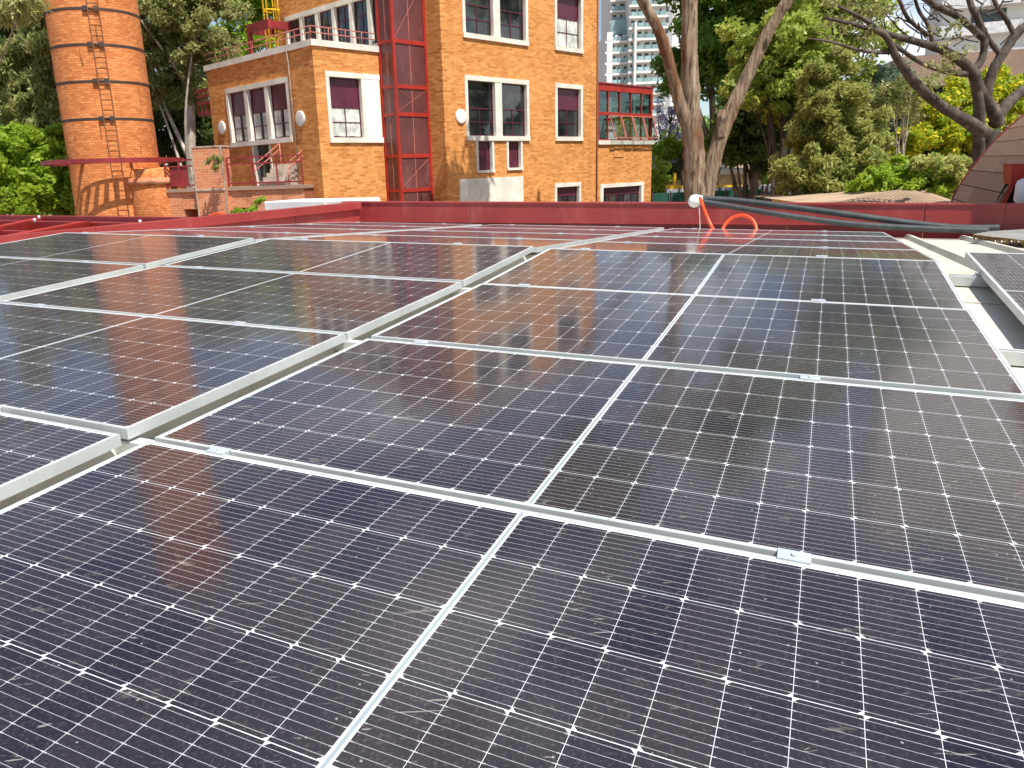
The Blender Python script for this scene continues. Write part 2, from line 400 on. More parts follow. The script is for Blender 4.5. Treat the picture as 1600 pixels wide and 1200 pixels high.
for i, (a, b) in enumerate(tocut):
    fa, fb = max(0, frac(a)), min(1, frac(b)) if b < 1700 else 1.
    fa += .0004; T0 = tl + dirv * fa; T1 = tl + dirv * fb; B0 = bl + (br - bl) * fa; B1 = bl + (br - bl) * fb
    def f(mb, T0=T0, T1=T1, B0=B0, B1=B1, i=i):
        th = back * .16; up = np.array([0, 0, 1.]); fr = -back
        j = .003 * (i % 2)
        # face, folded top cap and drip flange
        mb.quad(B0 + fr * j, B1 + fr * j, T1 + fr * j - up * .02, T0 + fr * j - up * .02)
        mb.obox(T0 - up * .02 + fr * (.018 + j), (T1 - T0), th + back * .018, up * .022)
        mb.quad(B1 + back * .16, B0 + back * .16, T0 + th - up * .02, T1 + th - up * .02)
        mb.obox(B0 - up * .012 + fr * (.05 + j), (B1 - B0), back * .05, up * .012)
        mb.quad(B0 - up * .45 + back * .02, B1 - up * .45 + back * .02, B1 - up * .012 + back * .02, B0 - up * .012 + back * .02)
        mb.obox(T0 + fr * (.004 + j) - up * .3, (T1 - T0) / np.linalg.norm(T1 - T0) * .012, back * .004, up * .28)
    mb = MB(); f(mb)
    for k in range(len(mb.v)): mb.v[k] = tuple(np.array(mb.v[k]) - tl)
    mb.build('flashing_panel', 'parapet_red', par)

UL = -5.35
wing_pts = []
for v, top, bot in ((3.6, .045, -.20), (10.45, -.262, -.62)):
    wing_pts.append((P(UL, v, top), P(UL, v, bot)))
lw = empty('side_parapet', wing_pts[1][0]); tag(lw, 'red sheet metal parapet along the left edge of the panels', 'parapet')
def f(mb):
    (T0, B0), (T1, B1) = wing_pts; o = wing_pts[1][0]; T0, B0, T1, B1 = T0 - o, B0 - o, T1 - o, B1 - o
    r = np.array([U[0], U[1], 0]); r /= np.linalg.norm(r); up = np.array([0, 0, 1.])
    segs = 4
    for k in range(segs):
        a, b = k / segs + .001, (k + 1) / segs; j = r * (.004 * (k % 2))
        t0, t1, b0, b1 = T0 + (T1 - T0) * a + j, T0 + (T1 - T0) * b + j, B0 + (B1 - B0) * a + j, B0 + (B1 - B0) * b + j
        mb.quad(b0, b1, t1 - up * .1, t0 - up * .1)
        mb.obox(t0 + r * .055 - up * .11, t1 - t0, -r * .20, up * .11)       # boxed cap stands proud
        mb.quad(b1 - r * .14, b0 - r * .14, t0 - r * .14 - up * .1, t1 - r * .14 - up * .1)
        mb.quad(b1 , b1 - r * .14, t1 - r * .14 - up * .1, t1 - up * .1)
part('sheet', 'parapet_red', lw, f)

# steel framing of the lower roof on the left
fr_ = empty('steel_roof_frame', P(-7, 7, -.1)); tag(fr_, 'open framework of dark red steel channels over the roof left of the panels', 'steel frame')
o = np.array(fr_.location)
def beam(mb, p, q, w=.12, h=.12):
    mb.bar(np.array(p) - o, np.array(q) - o, w, .03, up=(0, 0, 1)); p = np.array(p); q = np.array(q)
    d = q - p; d /= np.linalg.norm(d); x = np.cross(d, (0, 0, 1)); x /= np.linalg.norm(x)
    for sx in (-1, 1): mb.bar(p + x * sx * w / 2 - o + np.array([0, 0, -h / 2]), q + x * sx * w / 2 - o + np.array([0, 0, -h / 2]), .02, h)
for (a, b) in (((-40, 337), (302, 341.5)), ((-60, 344), (300, 352)), ((-40, 361), (120, 364))):
    def f(mb, a=a, b=b):
        za = 5.98 if a[1] < 340 else (5.93 if a[1] < 350 else 5.9)
        r = ray(*a); p = CAM + r * ((za - 6.5) / r[2]); r = ray(*b); q = CAM + r * ((za - 6.5) / r[2]); beam(mb, p, q, .16, .14)
    part('cross_channel', 'dark_red_steel', fr_, f)
for (a, b) in (((-60, 368), (62, 341)), ((-40, 380), (132, 347)), ((-60, 395), (95, 366)), ((-150, 372), (-20, 341))):
    def f(mb, a=a, b=b):
        za = 5.955
        r = ray(*a); p = CAM + r * ((za - 6.5) / r[2]); r = ray(*b); q = CAM + r * ((za - 6.5) / r[2]); beam(mb, p, q, .15, .12)
    part('long_channel', 'red_steel', fr_, f)
def f(mb):
    mb.quad(P(-13, 3, -.55) - o, P(-5.6, 3, -.45) - o, P(-5.6, 10.5, -.95) - o, P(-13, 10.5, -1.05) - o)
part('deck', 'dark_red_steel', fr_, f)
for (px_, py_) in ((54, 344.5), (61, 339.5), (219, 347)):
    r = ray(px_, py_); p = CAM + r * ((6.0 - 6.5) / r[2]) - o
    part('bolt_cap', 'galv', fr_, lambda mb, p=p: mb.tube([p - np.array([0, 0, .03]), p + np.array([0, 0, .03])], .022, 8))

# ------------------------------------------------------------------ solar panels
def panel_meshes():
    fm = MB(); H = .035; lip = .011; zt = 0.0
    fm.box(0, L_, 0, lip, -H, zt); fm.box(0, L_, W_ - lip, W_, -H, zt)
    fm.box(0, lip, lip, W_ - lip, -H, zt - .0002); fm.box(L_ - lip, L_, lip, W_ - lip, -H, zt - .0002)
    gm = MB(); n = 1
    gm.quad((lip, lip, -.0022), (L_ - lip, lip, -.0022), (L_ - lip, W_ - lip, -.0022), (lip, W_ - lip, -.0022))
    bm_ = MB(); bm_.box(lip, L_ - lip, lip, W_ - lip, -.012, -.008)
    cm = MB()
    cm.box(0, .06, W_ - .007, W_ + .030, .0006, .0036); cm.box(.0, .06, W_ + .002, W_ + .020, -.034, .0006)
    cm.tube([(.03, W_ + .0115, .0036), (.03, W_ + .0115, .0075)], .006, 6)
    return fm, gm, bm_, cm
fm, gm, bm_, cm = panel_meshes()
proto = {}
for k, mb, mname in (('frame', fm, 'alu'), ('cell_sheet', gm, 'solar_cells'), ('back_sheet', bm_, 'white_paint'), ('clamp', cm, 'galv')):
    ob = mb.build(k, mname); proto[k] = ob.data; bpy.data.objects.remove(ob)
def basis(u, v, n, o):
    M = Matrix.Identity(4)
    for i in range(3): M[i][0] = u[i]; M[i][1] = v[i]; M[i][2] = n[i]; M[i][3] = o[i]
    return M
rng = random.Random(4)
def solar(o, u, v, label, group, clamps=(.22, 1.66)):
    u = u / np.linalg.norm(u); v = v - u * (u @ v); v /= np.linalg.norm(v); n = np.cross(u, v)
    e = empty('solar_panel', M=basis(u, v, n, o)); tag(e, label, 'solar panel', group)
    for k in ('frame', 'cell_sheet', 'back_sheet'):
        ob = bpy.data.objects.new(k, proto[k]); COL.objects.link(ob); ob.parent = e
    for c in clamps:
        ob = bpy.data.objects.new('clamp', proto['clamp']); COL.objects.link(ob); ob.parent = e; ob.location = (c, 0, 0)
    return e
GAP = .0225; PIT = W_ + GAP
ords = ['nearest', 'second', 'third', 'fourth']
tilt = {0: -.28, 1: .1, 2: .35, 3: 1.14}
near_v = []; y = z = 0.
tt = [0., R_(-.28), R_(.10), R_(1.14)]
for k in range(4):
    near_v.append((y, z, tt[k])); nx = tt[min(k + 1, 3)]; tm = (tt[k] + nx) / 2
    y += W_ * math.cos(tt[k]) + GAP * math.cos(tm); z += W_ * math.sin(tt[k]) + GAP * math.sin(tm)
af = R_(-5.534); far_v = []; y0, z0 = y, z
for k in range(4): far_v.append((y0 + k * PIT * math.cos(af), z0 - .012 + k * PIT * math.sin(af), af))
blk = {'A': (0., 'right block, its corner reaching the bottom of the picture'), 'B': (-.1125 - L_, ''), 'C': (-2.5649 - L_, '')}
GN, GF = 'solar panels on the near roof slope', 'solar panels on the far roof slope'
for cname, u0, dv, dz, ks in (('A', 0., 0., 0., (0, 1, 2, 3)), ('B', -.1125 - L_, -.0005, .005, (0, 1, 2, 3)), ('C', -2.585 - L_, .03, .0, (1, 2, 3))):
    where = {'A': 'right of the wide diagonal gap', 'B': 'just left of the wide diagonal gap', 'C': 'leftmost block beside red steel frame'}[cname]
    for k in ks:
        y, z, a = near_v[k]; vv = V * math.cos(a) + N * math.sin(a)
        note = {('A', 0): 'filling the foreground', ('A', 3): 'under the roof ridge', ('B', 0): 'cut off at the left edge', ('B', 1): 'mirroring the brick chimney'}.get((cname, k), '')
        jz = rng.uniform(-.003, .003)
        solar(P(u0 + rng.uniform(-.003, .003), y + dv, z + dz + jz), U + N * rng.uniform(-.0015, .0015), vv, f'black solar panel, {ords[k]} row, {where}', GN,
              (.22, 1.66) if cname != 'B' else (.3, 1.66))
for cname, u0, dv, dz in (('A', .012, 0., 0.), ('B', -.10 - L_, .02, .005), ('C', -2.575 - L_, .03, .0)):
    where = {'A': 'by the orange hose', 'B': 'middle block', 'C': 'by the red side parapet'}[cname]
    for k in range(4):
        y, z, a = far_v[k]; vv = V * math.cos(a) + N * math.sin(a)
        solar(P(u0, y + dv, z + dz), U, vv, f'panel beyond the roof ridge, {ords[k]} row there, {where}', GF)
# portrait panel at the right
vD = V + U * .007; uD = U - V * .007
uD = uD / np.linalg.norm(uD); vD = vD / np.linalg.norm(vD)
oD = P(2.463, 5.02, .006)
# its long side runs along the roof slope: local x = down the slope, local y = to the right
solar(oD, -vD, uD, 'separate solar panel set lengthwise at the right edge, across a strip of cream roof', 'solar panels on the near roof slope', ())
# rails crossing the gaps and the strip at the right
for (v, ua, ub, lab) in ((1.16, -2.3, .25, 'nearest'), (2.30, -2.3, .25, 'second nearest'), (3.44, -2.3, .25, 'third nearest')):
    mb = MB(); q = PW(ua, v, -.080); d = PW(ub, v, -.080) - q
    mb.obox(q - q, d, V * .04, N * .044)
    tag(mb.build('mounting_rail', 'alu', None, q), f'thin metal rail bridging the diagonal gap between panel blocks, {lab} one', 'rail', 'mounting rails')
for (v, h, lab) in ((4.42, .05, 'aluminium mounting rail crossing the cream strip by the small end clamp'), (2.93, .05, 'nearest aluminium mounting rail crossing the cream strip at the right edge')):
    mb = MB(); q = P(1.6, v, -.086)
    for (a, b, c0, c1) in ((0, .045, 0, .012), (.0, .006, .012, h), (.039, .045, .012, h), (0.006, .016, h - .008, h), (.029, .039, h - .008, h)):
        mb.obox(V * a + N * c0, U * 3.0, V * (b - a), N * (c1 - c0))
    tag(mb.build('mounting_rail', 'alu', None, q), lab, 'rail', 'mounting rails')
ec = empty('end_clamp', P(2.433, 4.43, -.036)); tag(ec, 'small bolted end clamp holding the edge of the right hand panel', 'clamp')
part('bracket', 'galv', ec, lambda mb: (mb.obox((0, 0, 0), U * .028, V * .04, N * .006), mb.obox(U * .022, U * .006, V * .04, N * .04), mb.obox(U * .022 + N * .036, U * .02, V * .04, N * .005)))
part('bolt', 'galv', ec, lambda mb: mb.tube([U * .010 + V * .02 + N * .006, U * .010 + V * .02 + N * .022], .008, 6))
# roof screws and lap seam
mb = MB(); q = P(2.2, 4.02, ROOFW + .002); mb.obox(q - q, U * 1.4, V * .012, N * .004)
tag(mb.build('roof_lap', 'roof_sheet', None, q), 'thin lap joint between cream roof sheets beside the right panel', 'roof seam')

# ------------------------------------------------------------------ hoses, pipes, board
def hose(name, pts, r, m, label, cat, seg=12, n=8):
    pts = smooth_path(pts, n); o = np.array(pts[0]); mb = MB(); mb.tube([p - o for p in pts], r, seg)
    return tag(mb.build(name, m, None, o), label, cat)
pv = 10.25
hose('grey_pipe', [onv(1092, 310.5, pv), onv(1150, 313.5, pv), onv(1250, 325.5, pv - .05), onv(1330, 336, pv - .1), onv(1430, 349.5, pv - .12), onv(1500, 356, pv - .15), onv(1561, 356, pv - .15)],
     .040, 'grey_pipe', 'upper thick grey pipe leaning on the red parapet, from white wrap to the right', 'pipe')
hose('grey_pipe', [onv(1095, 315, pv - .1), onv(1150, 324, pv - .14), onv(1230, 337, pv - .2), onv(1330, 350, pv - .2), onv(1440, 357, pv - .2), onv(1545, 360.5, pv - .2)],
     .037, 'grey_pipe', 'lower thick grey pipe sagging below the other one against the parapet', 'pipe')
cup = empty('coupling', onv(1087, 314, pv)); tag(cup, 'white plastic wrapped pipe end perched on the red parapet', 'pipe fitting')
o = np.array(cup.location)
def f(mb):
    a, b = onv(1076, 316.5, pv) - o, onv(1099, 311, pv) - o; n = 12
    pts = [a + (b - a) * (k / (n - 1)) for k in range(n)]
    rad = [.03, .060, .075, .082, .084, .083, .080, .076, .068, .060, .054, .048]
    mb.tube(pts, rad, 14, random.Random(1), .09)
part('wrap', 'white_plastic', cup, f)
part('dangling_cable', 'wire', cup, lambda mb: mb.tube(smooth_path([onv(1092, 318, pv - .1) - o, onv(1093, 335, pv - .15) - o, onv(1093.5, 348, pv - .18) - o, onv(1094, 362, pv - .3) - o]), .006, 6))
hose('orange_hose', [onv(1094, 309, pv - .12), onv(1097, 318, pv - .2), onv(1104, 337, pv - .4), onv(1113, 356, pv - .5), onv(1122, 368, pv - .6)], .021, 'orange_hose', 'bright orange hose dropping from the white wrapped pipe end', 'hose')
hose('orange_hose', [onv(1128, 366, pv - .5), onv(1131, 354, pv - .42), onv(1143, 341, pv - .36), onv(1160, 336.5, pv - .35), onv(1174, 342, pv - .38), onv(1181, 354, pv - .43), onv(1182, 368, pv - .5)], .021, 'orange_hose', 'orange hose loop arching up behind the far panels', 'hose')
vh = 8.0
hose('orange_hose', [onv(318, 346, vh), onv(330, 336.5, vh), onv(345, 334.5, vh), onv(357, 338, vh), onv(366, 346, vh), onv(371, 354, vh + .05)], .020, 'orange_hose', 'small orange hose hooped over the left side parapet', 'hose')
br_ = empty('cement_board', onv(1525, 372, 9.0)); tag(br_, 'grey fibre cement board with broken brown edge on the roof at right', 'board')
o = np.array(br_.location)
def f(mb):
    zc = onv(1522, 364, 9.3)[2]
    def g_(px_, py_): r = ray(px_, py_); return CAM + r * ((zc - 6.5) / r[2])
    top = [g_(1520, 366), g_(1545, 361.5), g_(1600, 358), g_(1680, 356), g_(1700, 378), g_(1604, 376), g_(1577, 372.5), g_(1551, 370)]
    f.top = [p - o for p in top]
    mb.poly([p - o for p in top][::-1] if np.cross(top[1] - top[0], top[2] - top[1])[2] < 0 else [p - o for p in top])
part('face', 'cement_board', br_, f)
def g2(mb):
    rr = random.Random(3); top = f.top; idx = [3, 4, 5, 6, 7, 0]
    for a, b in zip(idx[:-1], idx[1:]):
        n = 8
        for k in range(n):
            p, q = top[a] + (top[b] - top[a]) * k / n, top[a] + (top[b] - top[a]) * (k + 1) / n
            d1, d2 = .05 + rr.uniform(-.018, .018), .05 + rr.uniform(-.018, .018)
            off = np.array([rr.uniform(-.01, .02), rr.uniform(-.03, .0), 0])
            mb.quad(p, q, q - np.array([0, 0, d2]) + off, p - np.array([0, 0, d1]) + off)
            mb.quad(p, p - np.array([0, 0, d1]) + off, q - np.array([0, 0, d2]) + off, q)
part('broken_edge', 'board_edge', br_, g2)

# white tank behind the parapet corner and the plant beside it
tk = empty('white_tank', at(470, 322, 15)); tag(tk, 'white painted low box structure behind the left parapet corner', 'tank')
o = np.array(tk.location)
p0, p1 = at(412, 315, 15.4), at(536, 314, 14.4)
def f(mb):
    d = p1 - p0; d[2] = 0; bk = np.array([d[1], -d[0], 0]); bk /= np.linalg.norm(bk); bk = bk if bk[1] > 0 else -bk
    mb.obox(p0 - o - np.array([0, 0, 2.2]), d, bk * 1.2, np.array([0, 0, 2.2]))
bevel(part('body', 'white_paint', tk, f), .02)
def f(mb):
    d = (p1 - p0); d[2] = 0; L = np.linalg.norm(d); d /= L; bk = np.array([-d[1], d[0], 0])
    mb.obox(p0 + d * L * .74 - bk * .03 - o - np.array([0, 0, 2.2]), d * .10, bk * .028, np.array([0, 0, 2.17]))
part('pilaster', 'cream_concrete', tk, f)

# ------------------------------------------------------------------ main brick building
S = 1.15
def zz(z): return 6.5 + (z - 6.5) * S
PHI = R_(90 - 44.786)
K = CAM + (at(497, 190, 24) - CAM) * S
bld = empty('brick_building', (K[0], K[1], 0), PHI); tag(bld, 'orange brick building of stepped blocks with cream framed windows', 'building')
class Face:                                         # s runs along the wall, out is towards the viewer
    def __init__(s, o, d, n): s.o, s.d, s.n = np.array(o, float), np.array(d, float), np.array(n, float)
    def p(s, a, z, out=0.): q = s.o + s.d * a + s.n * out; return (q[0], q[1], z)
    def box(s, mb, a0, a1, z0, z1, o0, o1):
        q = np.array(s.p(a0, z0, o0)); mb.obox(q, np.append(s.d * (a1 - a0), 0), np.append(s.n * (o1 - o0), 0), (0, 0, z1 - z0))
    def wall(s, mb, a0, a1, z0, z1, holes, depth=.28):
        xs = sorted({a0, a1, *[h[0] for h in holes], *[h[1] for h in holes]}); zs = sorted({z0, z1, *[h[2] for h in holes], *[h[3] for h in holes]})
        for x, x2 in zip(xs[:-1], xs[1:]):
            for z, z2 in zip(zs[:-1], zs[1:]):
                cx, cz = (x + x2) / 2, (z + z2) / 2
                if any(h[0] < cx < h[1] and h[2] < cz < h[3] for h in holes): continue
                mb.quad(s.p(x, z), s.p(x2, z), s.p(x2, z2), s.p(x, z2))
        for (h0, h1, g0, g1) in holes:
            mb.quad(s.p(h0, g0), s.p(h0, g0, -depth), s.p(h0, g1, -depth), s.p(h0, g1)); mb.quad(s.p(h1, g0, -depth), s.p(h1, g0), s.p(h1, g1), s.p(h1, g1, -depth))
            mb.quad(s.p(h0, g1), s.p(h0, g1, -depth), s.p(h1, g1, -depth), s.p(h1, g1)); mb.quad(s.p(h0, g0, -depth), s.p(h0, g0), s.p(h1, g0), s.p(h1, g0, -depth))
def window(face, a0, a1, z0, z1, bays=1, blind=.38, cols=2, rows=2, curtain=False, header=.18, sill=.18, jamb=.15, mull=.26, proud=.045, open_=False, blindmat='plum_blind', fixed_top=True):
    """a0..a1, z0..z1 outer size of the cream surround"""
    d = .26
    fr = MB()
    face.box(fr, a0, a1, z1 - header, z1, -d, proud); face.box(fr, a0, a1, z0, z0 + sill, -d, proud + .03)
    face.box(fr, a0, a0 + jamb, z0 + sill, z1 - header, -d, proud - .006); face.box(fr, a1 - jamb, a1, z0 + sill, z1 - header, -d, proud - .006)
    w = (a1 - a0 - 2 * jamb - (bays - 1) * mull) / bays; bl = []
    for b in range(bays):
        x0 = a0 + jamb + b * (w + mull); bl.append((x0, x0 + w))
        if b < bays - 1: face.box(fr, x0 + w, x0 + w + mull, z0 + sill, z1 - header, -d, proud - .012)
    wn = fr.build('window', 'cream_concrete', bld)
    zb, zt = z0 + sill, z1 - header
    mu, pn, bd, cu = MB(), MB(), MB(), MB()
    e = .045
    for bi, (x0, x1) in enumerate(bl):
        face.box(mu, x0, x0 + e, zb, zt, -.17, -.11); face.box(mu, x1 - e, x1, zb, zt, -.17, -.11)
        face.box(mu, x0 + e, x1 - e, zt - e, zt, -.17, -.112); face.box(mu, x0 + e, x1 - e, zb, zb + e, -.17, -.112)
        zsplit = zt - (zt - zb) * blind if fixed_top else zt
        if fixed_top: face.box(mu, x0 + e, x1 - e, zsplit - e, zsplit, -.17, -.114)
        for c_ in range(1, cols):
            xm = x0 + (x1 - x0) * c_ / cols; face.box(mu, xm - .02, xm + .02, zb + e, zsplit - e, -.165, -.118)
        for r_ in range(1, rows):
            zm = zb + (zsplit - zb) * r_ / rows; face.box(mu, x0 + e, x1 - e, zm - .018, zm + .018, -.163, -.120)
        face.box(pn, x0 + e, x1 - e, zb + e, zt - e, -.150, -.142)
        if blindmat: face.box(bd, x0 + e, x1 - e, zsplit, zt - e, -.140, -.132)
        if curtain:
            n = 12
            zc0, zc1 = (zb + e, zsplit - e)
            for k in range(n):
                xa, xb = x0 + e + (x1 - x0 - 2 * e) * k / n, x0 + e + (x1 - x0 - 2 * e) * (k + 1) / n
                if curtain == 'part' and k in (5, 6): continue
                oo = (-.139, -.129) if k % 2 == 0 else (-.129, -.139)
                q = [face.p(xa, zc0 + .02 * math.sin(k), oo[0]), face.p(xb, zc0 + .02 * math.sin(k), oo[1]), face.p(xb, zc1, oo[1]), face.p(xa, zc1, oo[0])]
                cu.poly(q)
    mu.build('sash', 'plum_metal', wn); pn.build('pane', 'pane', wn)
    if bd.v: bd.build('blind', blindmat, wn)
    if cu.v: cu.build('curtain', 'curtain', wn)
    return wn
s_ = S
yT = -1.4453 * s_; xT = 3.9663 * s_; xU = 12.62 * s_; xV = 16.90 * s_; yL = 6.60 * s_; yTL = 7.40 * s_; xS = 2.5184 * s_; yS = -.7538 * s_
FT = Face((0, yT), (1, 0), (0, -1)); FWg = Face((0, 0), (1, 0), (0, -1)); FL = Face((0, 0), (0, 1), (-1, 0)); FTL = Face((xT, 0), (0, 1), (-1, 0))
FLOOR = 3.255 * s_; ZTOP = 17.9
mbT, mbW, mbA = MB(), MB(), MB()
zh, zs = zz(9.60), zz(7.50)                         # outer top and bottom of the first floor surrounds
holesT = []
wins = []
for k in range(0, 3):
    dz = FLOOR * k
    wins.append((4.96 * s_, 8.29 * s_, zs + dz, zh + dz, 2)); wins.append((9.84 * s_, 11.60 * s_, zs + dz, zh + dz, 1))
for w_ in wins: holesT.append((w_[0] + .05, w_[1] - .05, w_[2] + .05, w_[3] - .05))
small = [(5.42 * s_, 6.32 * s_, zz(6.42), zs), (7.0 * s_, 7.87 * s_, zz(6.47), zs)]
for w_ in small: holesT.append((w_[0] + .04, w_[1] - .04, w_[2] + .04, w_[3]))
low = [(9.78 * s_, 11.5 * s_, zz(4.3), zz(5.91), 1), (12.86 * s_, 16.25 * s_, zz(4.1), zz(5.76), 2)]
holesT.append((low[0][0] + .05, low[0][1] - .05, low[0][2] + .05, low[0][3] - .05))
FT.wall(mbT, xT, xU, 0, ZTOP, holesT)
upw = [(-.0 + 2.2 * s_ + k * 1.02 * s_, 2.2 * s_ + (k + 1) * 1.02 * s_) for k in range(4)]
lw0, lw1 = 1.0 * s_, 7.32 * s_; lwz0, lwz1 = zz(10.75), zz(12.60)
hl = [(lw0 + .05, lw1 - .05, lwz0 + .05, lwz1 - .05), (lw0 + .05, lw1 - .05, lwz0 + FLOOR + .05, lwz1 + FLOOR + .05)]
FTL.wall(mbT, yT, yTL + .55, 0, ZTOP, hl)
mbT.quad((xU, yT, 0), (xU, yTL, 0), (xU, yTL, ZTOP), (xU, yT, ZTOP)); mbT.quad((xT, yT, ZTOP), (xU, yT, ZTOP), (xU, yTL + .55, ZTOP), (xT, yTL + .55, ZTOP))
mbT.quad((xU, yTL + .55, 0), (xT, yTL + .55, 0), (xT, yTL + .55, ZTOP), (xU, yTL + .55, ZTOP))
mbT.build('wall', 'tower_brick', bld)
# wing
zc0, zc1 = zz(10.28), zz(10.46)
wf = (.38 * s_, 2.47 * s_, zz(7.50), zz(9.60)); wl = (1.42 * s_, 5.37 * s_, zz(7.60), zz(9.56))
FWg.wall(mbW, 0, xT, 0, zc0, [(wf[0] + .05, wf[1] - .05, wf[2] + .05, wf[3] - .05)])
door = (2.80 * s_, 3.98 * s_, zz(6.2), zz(7.60))
FL.wall(mbW, 0, yL, 0, zc0, [(wl[0] + .05, wl[1] - .05, wl[2] + .05, wl[3] - .05), (door[0], door[1], door[2], door[3] + .05)])
mbW.quad((xT, yL, 0), (0, yL, 0), (0, yL, zc0), (xT, yL, zc0))
mbW.build('wall', 'tower_brick', bld)
def f(mb):
    mb.box(-.07, xT - .01, -.07, yL + .07, zc0, zc1)
part('roof_slab', 'cream_concrete', bld, f)
# downpipe on the wing, and on the tower corner
part('downpipe', 'edging', bld, lambda mb: mb.tube([FL.p(1.30 * s_, zc0 - .02, .05), FL.p(1.27 * s_, zz(9.9), .05), FL.p(1.24 * s_, zz(6.0), .05)], .024, 8))
part('downpipe', 'rust_iron', bld, lambda mb: mb.tube([FT.p(xU - .05, ZTOP - .1, .04), FT.p(xU - .05, .2, .04)], .04, 8))
# windows
for i, w_ in enumerate(wins):
    fl = i // 2
    if i % 2 == 0: window(FT, *w_[:4], bays=2, blindmat=None, blind=.48, mull=.40)
    else: window(FT, *w_[:4], bays=1, blind=.42, curtain=(fl == 1), mull=.3)
for w_ in small: window(FT, *w_, bays=1, cols=1, rows=1, blind=.97, header=.02, sill=.1, jamb=.11)
window(FT, *low[0], cols=2, rows=2, blind=.25)
window(FT, low[1][0], low[1][1], low[1][2], low[1][3], bays=1, cols=4, rows=2, blind=.25, jamb=.28) if False else None
# wing front window with a white panel at its right
wn = window(FWg, wf[0], 1.86 * s_, wf[2], wf[3], curtain=True, blind=.48, mull=.2)
def f(mb):
    FWg.box(mb, 1.86 * s_, wf[1], wf[2] + .18, wf[3] - .18, -.26, .036); FWg.box(mb, 1.86 * s_, wf[1] + .03, wf[3] - .18, wf[3], -.26, .045); FWg.box(mb, 1.86 * s_, wf[1] + .03, wf[2], wf[2] + .18, -.26, .075)
part('infill_panel', 'white_paint', bld, f)
# wing left: three bays, door in the middle one
window(FL, wl[0], wl[1], wl[2], wl[3], bays=3, blind=.45, curtain='part', mull=.24)
def f(mb):
    FL.box(mb, door[0], door[0] + .1, door[2], door[3], -.24, .03); FL.box(mb, door[1] - .1, door[1], door[2], door[3], -.24, .03)
dr = part('door', 'cream_concrete', bld, f)
part('leaf', 'pane', dr, lambda mb: FL.box(mb, door[0] + .1, door[1] - .1, door[2], door[3], -.22, -.18))
part('leaf_rail', 'plum_metal', dr, lambda mb: (FL.box(mb, (door[0] + door[1]) / 2 - .04, (door[0] + door[1]) / 2 + .04, door[2], door[3], -.178, -.15)))
# high windows of the tower's left face
for dz in (0, FLOOR):
    window(FTL, lw0, lw1, lwz0 + dz, lwz1 + dz, bays=6, blind=.1, mull=.2, cols=2, rows=3, fixed_top=False, blindmat=None, curtain=False)
# round wall lamps
for face, a, z in ((FT, 4.72 * s_, zz(8.27)), (FL, .90 * s_, zz(8.27)), (FL, 5.88 * s_, zz(8.30))):
    def f(mb, face=face, a=a, z=z):
        c0 = np.array(face.p(a, z, .0)); n = np.append(face.n, 0); ds = np.append(face.d, 0); N_ = 20
        rings = [(.0, .27), (.05, .27), (.075, .24), (.085, .1)]
        pts = []
        for (o_, r_) in rings: pts.append([c0 + n * o_ + ds * (r_ * math.cos(2 * math.pi * k / N_)) + np.array([0, 0, r_ * math.sin(2 * math.pi * k / N_)]) for k in range(N_)])
        for A, B in zip(pts[:-1], pts[1:]):
            for k in range(N_): mb.quad(A[k], A[(k + 1) % N_], B[(k + 1) % N_], B[k])
        mb.poly(pts[-1])
    part('wall_disc', 'white_paint', bld, f)
# plain rendered panel low on the tower
part('render_panel', 'cream_concrete', bld, lambda mb: FT.box(mb, 4.55 * s_, 7.88 * s_, zz(4.0), zz(6.24), 0, .035))
# annex with its red glazed room
zAn = zz(7.36)
FT.wall(mbA, xU, xV, 0, zAn, [(low[1][0] + .05, low[1][1] - .05, low[1][2] + .05, low[1][3] - .05)])
mbA.quad((xV, yT, 0), (xV, yT + 6, 0), (xV, yT + 6, zAn), (xV, yT, zAn)); mbA.quad((xU, yT, zAn), (xV, yT, zAn), (xV, yT + 6, zAn), (xU, yT + 6, zAn))
mbA.build('wall', 'tower_brick', bld)
window(FT, low[1][0], low[1][1], low[1][2], low[1][3], bays=1, cols=5, rows=2, blind=.22, jamb=.25)
def f(mb):
    n = 4; a0, a1 = xU, xV + .08
    for k in range(n): FT.box(mb, a0 + (a1 - a0) * k / n + .012, a0 + (a1 - a0) * (k + 1) / n, zAn, zAn + .19, -5.5, .10)
part('sill_slab', 'cream_concrete', bld, f)
def f(mb):
    for a, b, z, z2 in ((13.85, 14.6, 6.85, 7.33), (14.65, 15.3, 7.2, 7.33), (15.4, 16.1, 7.13, 7.33)): FT.box(mb, a * s_, b * s_, zz(z), zz(z2), 0, .03)
part('patch', 'tower_brick', bld, f)
gz0, gz1 = zAn + .19, zz(9.74)
gr = None
def f(mb):
    for a in (xU + .02, xV - .14): FT.box(mb, a, a + .14, gz0, gz1, -.16, -.02)
    FT.box(mb, xU + .16, xV - .14, gz1 - .30, gz1, -.15, -.02); FT.box(mb, xU + .16, xV - .14, (gz0 + gz1) / 2 - .12, (gz0 + gz1) / 2 + .02, -.15, -.03)
    FT.box(mb, xU + .16, xV - .14, gz0, gz0 + .05, -.15, -.03)
    for k in range(1, 5):
        a = xU + (xV - xU) * k / 5; FT.box(mb, a - .025, a + .025, gz0 + .05, gz1 - .22, -.12, -.045)
    for zc in (gz1 - .11,):
        mb.box(xV - .14, xV, yT + .2, yT + 3.6, gz1 - .22, gz1); mb.box(xV - .14, xV, yT + 3.5, yT + 3.64, gz0, gz1 - .22)
        mb.box(xV - .12, xV - .02, yT + .16, yT + 3.5, (gz0 + gz1) / 2 - .1, (gz0 + gz1) / 2)
    mb.box(xU, xV, yT + 3.5, yT + 3.6, gz1 - .22, gz1)
gr = part('glazed_room', 'red_steel', bld, f)
